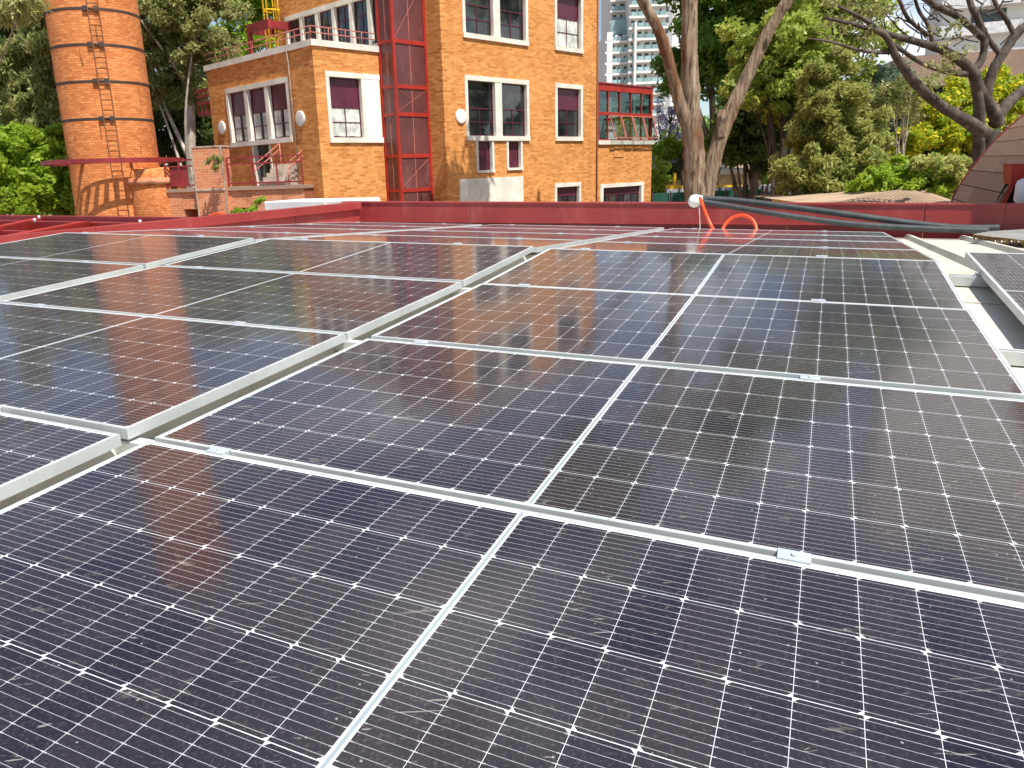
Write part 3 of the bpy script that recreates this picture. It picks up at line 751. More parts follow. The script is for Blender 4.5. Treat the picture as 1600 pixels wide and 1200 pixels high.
def f(mb):
    FT.box(mb, xU + .1, xV - .1, (gz0 + gz1) / 2, gz1 - .2, -.105, -.095); FT.box(mb, xU + .1, xU + (xV - xU) / 5, gz0, (gz0 + gz1) / 2, -.105, -.095)
    mb.box(xV - .08, xV - .07, yT + .16, yT + 3.5, gz0, gz1 - .2)
part('glass', 'clear_glass', gr, f)
part('roof_sheet', 'dark_red_steel', gr, lambda mb: mb.box(xU, xV + .05, yT - .02, yT + 3.7, gz1, gz1 + .06))
part('back_wall', 'hr_grey_wall', gr, lambda mb: mb.box(xU + .05, xV - 3.2, yT + 3.1, yT + 3.2, gz0, gz1 - .25))
part('table', 'curtain', gr, lambda mb: mb.box(xU + 1.6, xV - .6, yT + 1.2, yT + 2.2, gz0 + .55, gz0 + .62))
for k in range(1, 5):                               # awning sashes swung out
    a0 = xU + (xV - xU) * k / 5 + .03 - .0; a1 = a0 + (xV - xU) / 5 - .08; zt = (gz0 + gz1) / 2 - .13; h = zt - gz0 - .07
    def corner(a, tt_): return np.array(FT.p(a, zt - h * math.cos(R_(17)) * tt_, .02 + h * math.sin(R_(17)) * tt_))
    def f(mb):
        for (p, q) in ((corner(a0, 0), corner(a1, 0)), (corner(a1, 0), corner(a1, 1)), (corner(a1, 1), corner(a0, 1)), (corner(a0, 1), corner(a0, 0))): mb.bar(p, q, .045, .045)
    sw = part('sash', 'soft_red', gr, f)
    part('pane', 'clear_glass', sw, lambda mb: mb.quad(corner(a0, 0), corner(a1, 0), corner(a1, 1), corner(a0, 1)))
# lift shaft of red steel and mesh panels
sh = None
def f(mb):
    x0, x1, y0, y1 = xS, xT, yS, 0.
    w = .11
    zlev = [zz(q) for q in (5.95, 7.05, 8.35, 9.2, 10.55, 12.35, 14.2)]
    f.z = zlev
    for (x, y) in ((x0, y0), (x1 - w, y0), (x0, y1 - w)): mb.box(x, x + w, y, y + w, 0, ZTOP - .5)
    mb.box(x1 - w, x1 + .06, y0 - .06, y0 + w, 0, ZTOP - .5) if False else None
    for z in zlev:
        mb.box(x0 + w, x1 - w, y0 + .006, y0 + w - .01, z - .07, z + .07); mb.box(x0 + .006, x0 + w - .01, y0 + w, y1 - w, z - .05, z + .05)
sh = part('lift_shaft', 'red_steel', bld, f)
zl = [0] + f.z + [ZTOP - .6]
for a, b in zip(zl[:-1], zl[1:]):
    part('mesh_panel', 'shaft_panel', sh, lambda mb: mb.box(xS + .10, xT - .10, yS + .04, yS + .05, a + .07, b - .07))
    part('mesh_panel', 'shaft_panel', sh, lambda mb: mb.box(xS + .04, xS + .05, yS + .10, -.1, a + .05, b - .05))
def f(mb):
    for i, (a, b) in enumerate(zip(zl[:-1], zl[1:])):
        xm = (xS + xT) / 2; mb.box(xm - .012, xm + .012, yS + .030, yS + .038, a + .07, b - .07)
        ym = yS / 2; mb.box(xS + .03, xS + .038, ym - .012, ym + .012, a + .05, b - .05)
        if i in (0, 3, 5, 1):
            for p, q in (((xS + .12, yS + .032, a + .1), (xT - .12, yS + .032, b - .1)), ((xS + .12, yS + .035, b - .1), (xT - .12, yS + .035, a + .1))): mb.bar(p, q, .008, .02, up=(0, 1, 0))
part('brace', 'soft_red', sh, f)
# parapet rails and planting on the wing roof
def f(mb):
    pts = [(-.02, yL - .05), (-.02, -.02), (xS - .1, -.02)]
    for zr in (zc1 + .22, zc1 + .42):
        mb.tube([(pts[0][0], pts[0][1], zr), (pts[1][0], pts[1][1], zr)], .018, 6); mb.tube([(pts[1][0], pts[1][1], zr), (pts[2][0], pts[2][1], zr)], .018, 6)
    for k in range(8): mb.tube([(-.02, yL * k / 8, zc1), (-.02, yL * k / 8, zc1 + .42)], .016, 6)
    for k in range(1, 4): mb.tube([(xS * k / 4, -.02, zc1), (xS * k / 4, -.02, zc1 + .42)], .016, 6)
part('roof_railing', 'soft_red', bld, f)
# red pergola and yellow caged ladder stand on the wing roof
per = empty('pergola', np.array(bld.location) + 0, PHI); tag(per, 'dark red steel frame rising behind the lower brick roof by the yellow ladder', 'steel frame')
def f(mb):
    hz = 12.95
    for (x, y) in ((3.5, 9.85), (7., 9.85)): mb.box(x, x + .18, y, y + .18, 0, hz)
    mb.box(3.5, 3.68, 8.2, 10.03, hz, hz + .36); mb.box(3.68, 7.18, 9.85, 10.03, hz, hz + .32); mb.box(3.68, 7.18, 8.2, 8.38, hz, hz + .32)
part('frame', 'dark_red_steel', per, f)
ldw = empty('caged_ladder', np.array(bld.location) + 0, PHI); tag(ldw, 'yellow caged ladder fixed to the upper brick wall', 'ladder')
LX, LY = xT - .1, yTL + .05
def f(mb):
    for y in (LY, LY + .42): mb.tube([(LX - .12, y, zc1 + .01), (LX - .12, y, ZTOP - 1)], .028, 8)
    z = zc1 + .2
    while z < ZTOP - 1: mb.tube([(LX - .12, LY, z), (LX - .12, LY + .42, z)], .014, 6); z += .28
    z = zc1 + .5
part('ladder', 'yellow_paint', ldw, f)
def f(mb):
    z = zc1 + .55
    pts = []
    while z < ZTOP - 1:
        pts = [(LX - .12 - .62 * math.sin(math.pi * k / 8), LY + .21 - .36 * math.cos(math.pi * k / 8), z) for k in range(9)]
        for a, b in zip(pts[:-1], pts[1:]): mb.bar(a, b, .012, .06)
        z += 1.1
    for k in (1, 3, 4, 5, 7):
        x, y = LX - .12 - .62 * math.sin(math.pi * k / 8), LY + .21 - .36 * math.cos(math.pi * k / 8); mb.bar((x, y, zc1 + .5), (x, y, ZTOP - 1.2), .045, .012, up=(1, 0, 0))
part('cage', 'yellow_paint', ldw, f)
bal = empty('red_balcony', np.array(bld.location) + 0, PHI); tag(bal, 'dark red steel balcony sticking out behind the far left end of the brick building', 'balcony')
def f(mb):
    y0 = yL + .02
    mb.box(.6, 3., y0, y0 + 2.3, zz(8.9), zz(9.05))
    for z in (zz(9.3), zz(9.55), zz(9.75)): mb.box(.6, .66, y0, y0 + 2.3, z, z + .12)
    for k in range(7): mb.box(.6, .66, y0 + .37 * k, y0 + .36 * k + .06, zz(9.05), zz(9.75))
    mb.box(.6, 3., y0, y0 + 1.3, zz(7.2), zz(7.95))
part('frame', 'dark_red_steel', bal, f)

# ------------------------------------------------------------------ chimney
CY = 30.; cb = at(179, 250, CY)
ch = empty('chimney', (cb[0], cb[1], 0)); tag(ch, 'round orange brick chimney stack bound with dark iron hoops', 'chimney')
def rad(z): return 1.60 - (z - 7.5) * .0035 if z > 7.5 else 1.60 + (7.5 - z) * .02
def f(mb):
    zs_ = np.linspace(0, 25.5, 30); n = 72
    mb.tube([(0, 0, z) for z in zs_], [rad(z) for z in zs_], n)
part('stack', 'chimney_brick', ch, f)
def zpix(py): return at(165, py, CY - 1.6)[2]
hoops = [zpix(q) for q in (185, 126, 68, 11)]; step = (hoops[3] - hoops[0]) / 3
hoops += [hoops[3] + step * k for k in range(1, 6)]
fa = math.atan2(-cb[1], -cb[0])                      # direction from the stack to the camera
for z in hoops:
    def f(mb):
        n = 64; h = .042
        for k in range(n):
            a, b = 2 * math.pi * k / n, 2 * math.pi * (k + 1) / n; r0 = rad(z) + .012
            p = lambda an, zz_, r: (r * math.cos(an), r * math.sin(an), zz_)
            mb.quad(p(a, z - h, r0), p(b, z - h, r0), p(b, z + h, r0), p(a, z + h, r0)); mb.quad(p(a, z + h, r0), p(b, z + h, r0), p(b, z + h, r0 - .03), p(a, z + h, r0 - .03)); mb.quad(p(b, z - h, r0), p(a, z - h, r0), p(a, z - h, r0 - .03), p(b, z - h, r0 - .03))
        for da in (-.06, .16):
            a = fa + .02 - da; c0 = np.array([math.cos(a), math.sin(a), 0]) * (rad(z) + .02); tv = np.array([-math.sin(a), math.cos(a), 0]); n_ = c0 / np.linalg.norm(c0)
            mb.obox(c0 - tv * .09 + np.array([0, 0, z - .08]), tv * .18, n_ * .08, (0, 0, .16))
        a = fa + .02; tv = np.array([-math.sin(a), math.cos(a), 0]); c0 = np.array([math.cos(a), math.sin(a), 0]) * (rad(z) + .06)
        mb.tube([c0 - tv * .32 + np.array([0, 0, z]), c0 + tv * .2 + np.array([0, 0, z])], .025, 6)
    part('iron_hoop', 'iron', ch, f)
lad = empty('stack_ladder', (cb[0], cb[1], 0)); tag(lad, 'narrow rusty iron ladder climbing the brick chimney', 'ladder')
la = fa + .02
def f(mb):
    tv = np.array([-math.sin(la), math.cos(la), 0]); nn = np.array([math.cos(la), math.sin(la), 0])
    zs_ = np.linspace(5, 25, 16)
    for sgn in (-.18, .18): mb.tube([nn * (rad(z) + .10) + tv * sgn + np.array([0, 0, z]) for z in zs_], .013, 6)
    z = 5.0
    while z < 25: mb.tube([nn * (rad(z) + .10) - tv * .18 + np.array([0, 0, z]), nn * (rad(z) + .10) + tv * .18 + np.array([0, 0, z])], .013, 6); z += .355
part('rungs', 'rust_iron', lad, f)
def f(mb):
    tv = np.array([-math.sin(la), math.cos(la), 0]); nn = np.array([math.cos(la), math.sin(la), 0])
    for k in range(11):
        z = 5.2 + k * 1.78
        for sgn in (-.18, .18): mb.tube([nn * (rad(z) - .03) + tv * sgn + np.array([0, 0, z]), nn * (rad(z) + .11) + tv * sgn + np.array([0, 0, z])], .012, 6)
part('standoff', 'rust_iron', lad, f)
rg = empty('ring_platform', (cb[0], cb[1], 0)); tag(rg, 'circular dark red steel platform hung around the brick chimney', 'platform')
ZR = at(179, 250, CY - 2.5)[2]
def f(mb):
    n = 80; R1, R2 = 2.0, 2.52
    for k in range(n):
        a, b = 2 * math.pi * k / n, 2 * math.pi * (k + 1) / n; p = lambda an, z_, r: (r * math.cos(an), r * math.sin(an), z_)
        mb.quad(p(a, ZR - .08, R2), p(b, ZR - .08, R2), p(b, ZR + .08, R2), p(a, ZR + .08, R2)); mb.quad(p(b, ZR - .08, R1), p(a, ZR - .08, R1), p(a, ZR + .08, R1), p(b, ZR + .08, R1))
        mb.quad(p(b, ZR - .08, R2 - .02), p(a, ZR - .08, R2 - .02), p(a, ZR + .08, R2 - .02), p(b, ZR + .08, R2 - .02))
        mb.quad(p(a, ZR + .08, R2), p(b, ZR + .08, R2), p(b, ZR + .08, R2 - .06), p(a, ZR + .08, R2 - .06))
        if k % 2: mb.quad(p(a, ZR, R1), p(b, ZR, R1), p(b, ZR, R2), p(a, ZR, R2))
part('walkway', 'dark_red_steel', rg, f)
def f(mb):
    for k in range(6):
        a = fa + .33 + k * math.pi / 3; mb.bar((1.5 * math.cos(a), 1.5 * math.sin(a), ZR), (2.05 * math.cos(a), 2.05 * math.sin(a), ZR), .1, .16)
part('bracket', 'dark_red_steel', rg, f)
# low brick flue beside the stack
q = at(243, 262, CY - .6); fl = empty('brick_flue', (q[0], q[1], 0)); tag(fl, 'low rounded brick flue built against the right side of the chimney', 'flue')
def f(mb):
    n = 48; Z = [0, q[2] - .35, q[2] - .05, q[2]]; R = [1.2, 1.0, .97, .6]
    mb.tube([(0, 0, z) for z in Z], R, n)
part('wall', 'chimney_brick', fl, f)
part('rim', 'old_brick', fl, lambda mb: mb.tube([(0, 0, q[2] - .62), (0, 0, q[2] - .38)], [1.08, 1.06], 48))

# ------------------------------------------------------------------ raised brick walkway with piers
WA, WB = at(262, 297, 28.6), at(474, 290, 27.3)
wk = empty('brick_walkway', (WA[0], WA[1], 0)); tag(wk, 'weathered brick walkway with red railing between chimney and building', 'walkway')
wd = (WB - WA); wd[2] = 0; WL = np.linalg.norm(wd); wd /= WL; wb = np.array([-wd[1], wd[0], 0]); ZW = (WA[2] + WB[2]) / 2 + .03
def wx(px_):                                         # distance along the walkway for a picture column
    r = ray(px_, 295); A = np.array([[wd[0], -r[0]], [wd[1], -r[1]]]); s = np.linalg.solve(A, (CAM - WA)[:2]); return s[0]
def f(mb):
    z1 = ZW - .12
    for a, b in ((wx(262), wx(283)), (wx(305), wx(361)), (wx(393), WL)):
        mb.obox(wd * a, wd * (b - a), wb * 1.5, (0, 0, z1))
    mb.obox(wb * .02 + np.array([0, 0, z1 - .62]), wd * WL, wb * 1.46, (0, 0, .62))
part('arches', 'old_brick', wk, f)
part('back_wall', 'old_brick', wk, lambda mb: mb.obox(wb * 1.4, wd * WL, wb * .2, (0, 0, ZW - .2)))
part('deck', 'brown_concrete', wk, lambda mb: mb.obox(-wb * .08 + np.array([0, 0, ZW - .12]), wd * (WL + .05), wb * 1.7, (0, 0, .12)))
def f(mb):
    z0, z1 = ZW, ZW + 1.02
    for a, b in ((0, wx(306)), (wx(359), WL)):
        for z in (z1, z1 - .12 - .1, z0 + .12): mb.bar(wd * a + np.array([0, 0, z]), wd * b + np.array([0, 0, z]), .045, .05)
        n = max(2, int((b - a) / .8))
        for k in range(n + 1): mb.bar(wd * (a + (b - a) * k / n) + np.array([0, 0, z0]), wd * (a + (b - a) * k / n) + np.array([0, 0, z1]), .05, .05)
part('railing', 'dark_red_steel', wk, f)
part('mesh_infill', 'dark_red_steel', wk, lambda mb: mb.obox(wd * .15 + wb * .02 + np.array([0, 0, ZW + .1]), wd * .75, wb * .01, (0, 0, .68)))
pa, pb = wx(310), wx(357)
zp = at(330, 230, 27.9)[2]
pr_ = empty('brick_pier', (WA + wd * pa)[:2].tolist() + [0]); tag(pr_, 'tall weathered brick pier with a tuft of ferns growing from it', 'pier')
part('body', 'old_brick', pr_, lambda mb: mb.obox(-wb * .18, wd * (pb - pa), wb * .5, (0, 0, zp)))
def f(mb):
    for a in (0, pb - pa - .05): mb.obox(wd * a - wb * .2, wd * .05, wb * .03, (0, 0, zp))
    mb.obox(-wb * .2 - wd * .03 + np.array([0, 0, zp]), wd * (pb - pa + .06), wb * .54, (0, 0, .05))
    mb.obox(-wb * .215 - wd * .02 + np.array([0, 0, ZW - .1]), wd * (pb - pa + .04), wb * .04, (0, 0, .06))
part('edging', 'edging', pr_, f)
# steps up to the door
st = empty('door_steps', (WA + wd * wx(395))[:2].tolist() + [0]); tag(st, 'short flight of concrete steps with red handrails up to the middle door', 'steps')
def f(mb):
    for k in range(5): mb.obox(wd * (.1 + .05 * k) + wb * (.3 + .22 * k) + np.array([0, 0, ZW + .002]), wd * 1.0, wb * .24, (0, 0, .15 + .15 * k))
part('treads', 'edging', st, f)
def f(mb):
    for a in (.0, 1.3):
        for dz in (.75, .55): mb.tube([wd * (a) + wb * .3 + np.array([0, 0, ZW + dz]), wd * (a + .45) + wb * 1.5 + np.array([0, 0, ZW + .75 + dz])], .022, 6)
        for k in (0, 1): mb.tube([wd * (a + .45 * k) + wb * (.3 + 1.2 * k) + np.array([0, 0, ZW]), wd * (a + .45 * k) + wb * (.3 + 1.2 * k) + np.array([0, 0, ZW + .75 + .75 * k])], .022, 6)
part('handrail', 'soft_red', st, f)

# ------------------------------------------------------------------ timber clad vault and buildings at the right
VF, VN = 15.4, 11.75
curve = [(1487, 322), (1490, 310), (1496, 299), (1506, 283), (1519, 265), (1533, 247), (1549, 228), (1566, 210), (1583, 195), (1602, 180), (1624, 167), (1650, 156), (1685, 147), (1730, 142)]
va = empty('timber_vault', onv(1500, 318, VF)); tag(va, 'curved vault clad in long brown planks at the right', 'vault')
o = np.array(va.location)
far_pts = [onv(*c_, VF) for c_ in curve]; far_pts[0] = far_pts[0] - np.array([0, 0, 0.4])
Vh = V.copy(); Vh[2] = 0; Vh /= np.linalg.norm(Vh); dep = Vh * (VF - VN)
cen = far_pts[-1] - np.array([0, 0, 3.])
def f(mb):
    rr = random.Random(8); fine = smooth_path(far_pts, 6)
    d_ = [0]
    for a, b in zip(fine[:-1], fine[1:]): d_.append(d_[-1] + np.linalg.norm(b - a))
    step_ = .262; kk = 0; s0 = 0
    def pt(s):
        i = min(len(fine) - 2, max(0, int(np.searchsorted(d_, s) - 1))); t_ = (s - d_[i]) / (d_[i + 1] - d_[i] + 1e-9); return fine[i] + (fine[i + 1] - fine[i]) * t_
    while s0 < d_[-1] - step_:
        a, b = pt(s0 + .006), pt(s0 + step_ - .006); nrm = np.cross(b - a, dep); nrm /= np.linalg.norm(nrm)
        if nrm @ (CAM - a) < 0: nrm = -nrm
        cuts = [0, rr.uniform(.3, .7), 1] if rr.random() < .4 else [0, 1]
        for c0, c1 in zip(cuts[:-1], cuts[1:]):
            mb.obox(a - o - dep * (c0 + .001) + nrm * .01, -dep * (c1 - c0 - .002), b - a, -nrm * .04)
        s0 += step_
part('planks', 'plank', va, f)
def f(mb):
    for a, b in zip(far_pts[:-1], far_pts[1:]): mb.quad(a - o + dep * .001, b - o + dep * .001, cen - o, cen - o)
    for a, b in zip(far_pts[:-1], far_pts[1:]): mb.quad(a - o, b - o, b - o - dep, a - o - dep)
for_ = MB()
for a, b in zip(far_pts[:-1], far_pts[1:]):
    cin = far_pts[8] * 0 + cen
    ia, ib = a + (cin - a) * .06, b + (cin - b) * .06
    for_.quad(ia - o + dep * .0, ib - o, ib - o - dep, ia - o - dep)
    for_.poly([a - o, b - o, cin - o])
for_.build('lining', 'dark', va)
def f(mb):
    for a, b in zip(far_pts[:-1], far_pts[1:]): mb.bar(a - o + dep * .01, b - o + dep * .01, .05, .07, up=tuple(Vh))
part('edge_trim', 'dark_red_steel', va, f)
def f(mb):
    a = onv(1580, 256, VN - .3); b = onv(1680, 256, VN - .3); c0 = onv(1580, 288, VN - .3)
    mb.obox(a - o, b - a, Vh * .5, c0 - a)
part('red_housing', 'red_steel', va, f)
part('brace', 'red_steel', va, lambda mb: mb.bar(onv(1566, 322, VN - .2) - o, onv(1582, 288, VN - .2) - o, .05, .05))
part('dark_opening', 'dark', va, lambda mb: mb.quad(onv(1550, 326, VN + .1) - o, onv(1700, 326, VN + .1) - o, onv(1700, 285, VN + .1) - o, onv(1572, 285, VN + .1) - o))
wt = empty('white_drum', onv(1602, 316, VN - .55)); tag(wt, 'white plastic drum showing in the dark opening at the right edge', 'drum')
part('shell', 'white_plastic', wt, lambda mb: mb.tube([(0, 0, -.02), (0, 0, 0.03), (0, 0, .22), (0, 0, .26), (0, 0, .29)], [.09, .125, .125, .11, .06], 24))
# brick wall added out of view to throw shade on the parapet end
sw = empty('shade_wall', P(7.2, 10, -1)); tag(sw, 'added brick wall beyond the right edge that shades the parapet end', 'wall')
o2 = np.array(sw.location)
part('body', 'tower_brick', sw, lambda mb: mb.obox(P(4.24, 10.1, -1.2) - o2, U * .3, V * 1.5, N * 4.2))

# corrugated tan roof
rf = empty('low_shed', at(1400, 318, 24)); tag(rf, 'low shed with a tan corrugated hipped roof', 'shed')
o = np.array(rf.location)
A_, B_, C_ = at(1285, 322, 21.5), at(1506, 322, 21.5), at(1424, 294, 24.5)
A2_, B2_ = A_ + np.array([1., 8, 0]), B_ + np.array([1., 8, 0])
def f(mb):
    mb.poly([A_ - o, B_ - o, C_ - o]); mb.poly([B_ - o, B2_ - o, C_ - o]); mb.poly([A2_ - o, A_ - o, C_ - o]); mb.poly([B2_ - o, A2_ - o, C_ - o])
    n = 30; AB = B_ - A_; tC = ((C_ - A_) @ AB) / (AB @ AB); F0 = A_ + AB * tC; up = C_ - F0
    for k in range(1, n):
        t_ = k / n; top = t_ / tC if t_ < tC else (1 - t_) / (1 - tC)
        p = A_ + AB * t_ - o + np.array([0, -.02, .02]); mb.bar(p, p + up * top * .98, .07, .05)
part('roof', 'tan_roof', rf, f)
part('wall', 'yellow_wall', rf, lambda mb: mb.obox(A_ * np.array([1, 1, 0]) - o + np.array([.6, .5, 0]), (B_ - A_) - np.array([1.2, 0, 0]), np.array([1., 7, 0]), (0, 0, A_[2] - .1)))
part('ridge_cap', 'brown_concrete', rf, lambda mb: (mb.bar(A_ - o, C_ - o, .16, .05), mb.bar(B_ - o, C_ - o, .16, .05)))

# ------------------------------------------------------------------ distant low house, fences
def house(px0, px1, pyb, pye, pyr, Y, wall, roofm_, name, label, dpt=7.):
    a, b = at(px0, pye, Y), at(px1, pye, Y); zr = at((px0 + px1) / 2, pyr, Y + dpt / 2)[2]
    e = empty(name, (a[0], a[1], 0)); tag(e, label, 'house'); w = b[0] - a[0]; ze = a[2]
    def fw(mb): mb.box(0, w, 0, dpt, 0, ze - .1)
    part('wall', wall, e, fw)
    def fr2(mb):
        mb.quad((-.5, -.6, ze), (w + .5, -.6, ze), (w + .5, dpt / 2, zr), (-.5, dpt / 2, zr)); mb.quad((w + .5, dpt + .6, ze), (-.5, dpt + .6, ze), (-.5, dpt / 2, zr), (w + .5, dpt / 2, zr))
        mb.poly([(0, 0, ze), (0, dpt, ze), (0, dpt / 2, zr - .1)]); mb.poly([(w, dpt, ze), (w, 0, ze), (w, dpt / 2, zr - .1)])
    r = part('roof', roofm_, e, fr2)
    part('fascia', 'cream_concrete', r, lambda mb: mb.box(-.5, w + .5, -.66, -.6, ze - .28, ze + .02))
    n = max(2, int(w / 2.6))
    for k in range(n):
        wn = part('window', 'red_steel', e, lambda mb: mb.box(w * (k + .25) / n, w * (k + .7) / n, -.04, .02, ze - 2.3, ze - 1.1))
        part('pane', 'pane', wn, lambda mb: mb.box(w * (k + .25) / n + .08, w * (k + .7) / n - .08, -.06, -.045, ze - 2.2, ze - 1.2))
    return e
house(1000, 1118, 320, 258, 236, 46, 'yellow_wall', 'grey_roof', 'low_house', 'low cream house with grey roof seen behind the forked trunk', 9)
house(1120, 1190, 320, 266, 258, 50, 'yellow_wall', 'tan_roof', 'low_house', 'small yellow house glimpsed right of the forked trunk', 6)
def fence(pxa, pxb, pyt, pyb, Y, m_, name, label, ribs=0):
    a, b = at(pxa, pyt, Y), at(pxb, pyt, Y); zb = at((pxa + pxb) / 2, pyb, Y)[2]; e = empty(name, (a[0], a[1], 0)); tag(e, label, 'fence')
    d = b - a; d[2] = 0; L = np.linalg.norm(d); d /= L; nb = np.array([-d[1], d[0], 0])
    def f(mb):
        n = ribs or 1
        for k in range(n):
            o_ = nb * (.03 if k % 2 else 0); mb.obox(d * L * k / n + o_ + np.array([0, 0, 0.0]), d * L / n * .98, nb * .02, (0, 0, a[2]))
    part('sheet', m_, e, f)
    part('posts', 'iron', e, lambda mb: [mb.obox(d * L * k / 6 - nb * .06, d * .06, nb * .05, (0, 0, a[2] + .08)) for k in range(7)])
    return e
fence(1018, 1190, 302, 325, 38, 'green_net', 'net_fence', 'dark green netting fence behind the forked tree', 12)
fence(1040, 1165, 296, 305, 41, 'sheet_metal', 'metal_fence', 'grey corrugated metal fence above the green netting', 40)
fence(1160, 1206, 291, 303, 40, 'sheet_metal', 'metal_fence', 'paler corrugated hoarding at the right end of the green netting', 14)
fence(1188, 1210, 302, 325, 37.5, 'white_paint', 'board_fence', 'short white boarded gate next to the olive conifer', 8)
rl = empty('yellow_rail', at(1040, 293, 43)); tag(rl, 'yellow painted rail along the yard behind the fences', 'railing')
o = np.array(rl.location)
part('rail', 'yellow_paint', rl, lambda mb: (mb.bar((0, 0, 0), at(1165, 292, 43) - o, .12, .22), mb.bar(at(1054, 270, 43) - o, at(1054, 300, 43) - o, .15), mb.bar(at(1163, 278, 43) - o, at(1163, 300, 43) - o, .12)))
# car seen behind the gate
cr = empty('parked_car', at(1222, 296, 42)); tag(cr, 'silver parked car half hidden behind bushes', 'car')
def f(mb):
    prof = [(-2.1, .35), (-2.1, .85), (-1.5, 1.0), (-.9, 1.45), (.7, 1.48), (1.4, 1.0), (2.1, .85), (2.15, .35)]
    for y, s in ((-.8, 1), (.8, -1)):
        pts = [(x, y * (1 if z < 1.1 else .85), z - 1.2) for x, z in prof]; mb.poly(pts if s > 0 else pts[::-1])
    for (x, z), (x2, z2) in zip(prof[:-1], prof[1:]):
        y, y2 = .8 * (1 if z < 1.1 else .85), .8 * (1 if z2 < 1.1 else .85); mb.quad((x, y, z - 1.2), (x, -y, z - 1.2), (x2, -y2, z2 - 1.2), (x2, y2, z2 - 1.2))
cbd = bevel(part('body', 'car_paint', cr, f), .05)
part('window', 'pane', cr, lambda mb: mb.poly([(-1.2, -.81, -.15), (1.1, -.81, -.15), (.6, -.72, .22), (-.75, -.72, .22)]))
for x in (-1.3, 1.3): part('wheel', 'dark', cr, lambda mb, x=x: mb.tube([(x, -.82, -.85), (x, -.6, -.85)], .33, 16))

# ------------------------------------------------------------------ high-rises
def floors(e, x0, x1, y0, z0, z1, fh, wallm, bandm, n_bays, name='tower', depth=16.):
    part('body', wallm, e, lambda mb: mb.box(x0, x1, y0, y0 + depth, z0, z1))
plain('hr_wall', (.74, .72, .66), .8, var=.08, scale=.05); plain('hr_grey', (.42, .42, .42), .8, var=.1, scale=.05)
plain('hr_glass', (.30, .46, .46), .12, var=.35, scale=.2, spec=.8); plain('hr_slab', (.80, .79, .76), .7); plain('hr_dark', (.06, .08, .08), .2, var=.5, scale=.3)
def block(e, x0, x1, y0, z1, fh, cols=6, solid=(), zstart=20.):
    part('block', 'hr_wall', e, lambda mb: mb.box(x0, x1, y0, y0 + 16., 0, z1))
    w = (x1 - x0) / cols; z = zstart; rr = random.Random(int(x0 * 7 + z1))
    while z < z1 - fh * .6:
        sm_, gm_, dm = MB(), MB(), []
        sm_.box(x0 - .5, x1 + .5, y0 - 1.1, y0, z, z + fh * .2)
        for c_ in range(cols):
            if c_ in solid: sm_.box(x0 + c_ * w, x0 + (c_ + 1) * w, y0 - 1.15, y0 - .02, z + fh * .2, z + fh); continue
            gm_.box(x0 + c_ * w + .15, x0 + (c_ + 1) * w - .15, y0 - 1.05, y0 - .98, z + fh * .2, z + fh * .58)
            if rr.random() < .85: dm.append((x0 + c_ * w + .3, x0 + (c_ + .35 + .5 * rr.random()) * w, y0 - .06, y0 - .02, z + fh * .22, z + fh * .85))
        b = sm_.build('balcony', 'hr_slab', e)
        if gm_.v: gm_.build('glass_rail', 'hr_glass', b)
        for q in dm: part('opening', 'hr_dark', b, lambda mb: mb.box(*q))
        z += fh
YH = 230.
def hx(px_, Y=YH): return at(px_, 200, Y)[0]
hr = empty('apartment_tower', (hx(1000), YH, 0)); tag(hr, 'tall pale apartment tower with stacked glass balconies, left of the forked trunk', 'building')
X = lambda px_: hx(px_) - hx(1000)
def topz(py, Y=YH): return at(980, py, Y)[2]
block(hr, X(946), X(980), 0, topz(54), 2.9, cols=4, solid=(0,))
block(hr, X(978), X(1031), -3, topz(-60), 2.9, cols=5, solid=())
block(hr, X(957), X(980), 4, topz(-80), 2.9, cols=2, solid=())
part('glass_corner', 'hr_glass', hr, lambda mb: mb.box(X(956), X(980), 1.2, 3.9, topz(52), topz(29)))
part('fin', 'hr_slab', hr, lambda mb: mb.box(X(983), X(986), -5, -2.5, 0, topz(40)))
hr2 = empty('apartment_tower', (hx(1050, 250), 250, 0)); tag(hr2, 'grey and white apartment slab behind the trunk, right of the glass balconied tower', 'building')
X2 = lambda px_: hx(px_, 250) - hx(1050, 250)
part('body', 'hr_slab', hr2, lambda mb: mb.box(X2(1030), X2(1078), 0, 14, 0, at(1050, -60, 250)[2]))
z = at(1050, 150, 250)[2]
while z < at(1050, -10, 250)[2]:
    for xa, xb in ((1032, 1040), (1056, 1060)):
        part('window', 'hr_dark', hr2, lambda mb: mb.box(X2(xa), X2(xb), -.1, -.02, z, z + 1.6))
    z += 3.1
part('stripe', 'hr_grey', hr2, lambda mb: (mb.box(X2(1030.5), X2(1046), -.012, -.004, 3, at(1050, -60, 250)[2] - 2), mb.box(X2(1064), X2(1078), -.012, -.004, 3, at(1050, -60, 250)[2] - 2)))
# balconied block and parking deck at the right, seen at a slant
e3 = empty('balconied_block', at(1465, 95, 105)[:2].tolist() + [0], R_(-24)); tag(e3, 'white block with long slanting balconies behind the bare fig tree', 'building')
z1_ = 75
part('body', 'hr_wall', e3, lambda mb: mb.box(0, 40, 0, 14, 0, z1_))
z = at(1500, 92, 105)[2] - 7.4
while z < 40:
    part('balcony', 'hr_slab', e3, lambda mb: mb.box(-.4, 40, -1.6, 0, z, z + 1.35)); z += 3.3
z = at(1500, 92, 105)[2] - 7.4 + 1.5; rr = random.Random(2)
while z < 40:
    x = .4
    while x < 28:
        w = rr.uniform(1.5, 4)
        if rr.random() < .7: part('window', 'hr_dark', e3, lambda mb: mb.box(x, x + w, -.1, -.02, z, z + 1.55))
        x += w + .4
    z += 3.3
e4 = empty('parking_deck', at(1440, 120, 80)[:2].tolist() + [0], R_(-14)); tag(e4, 'brown concrete deck building with dark open level behind the yellow flowering tree', 'building')
zt_ = at(1500, 84, 80)[2]
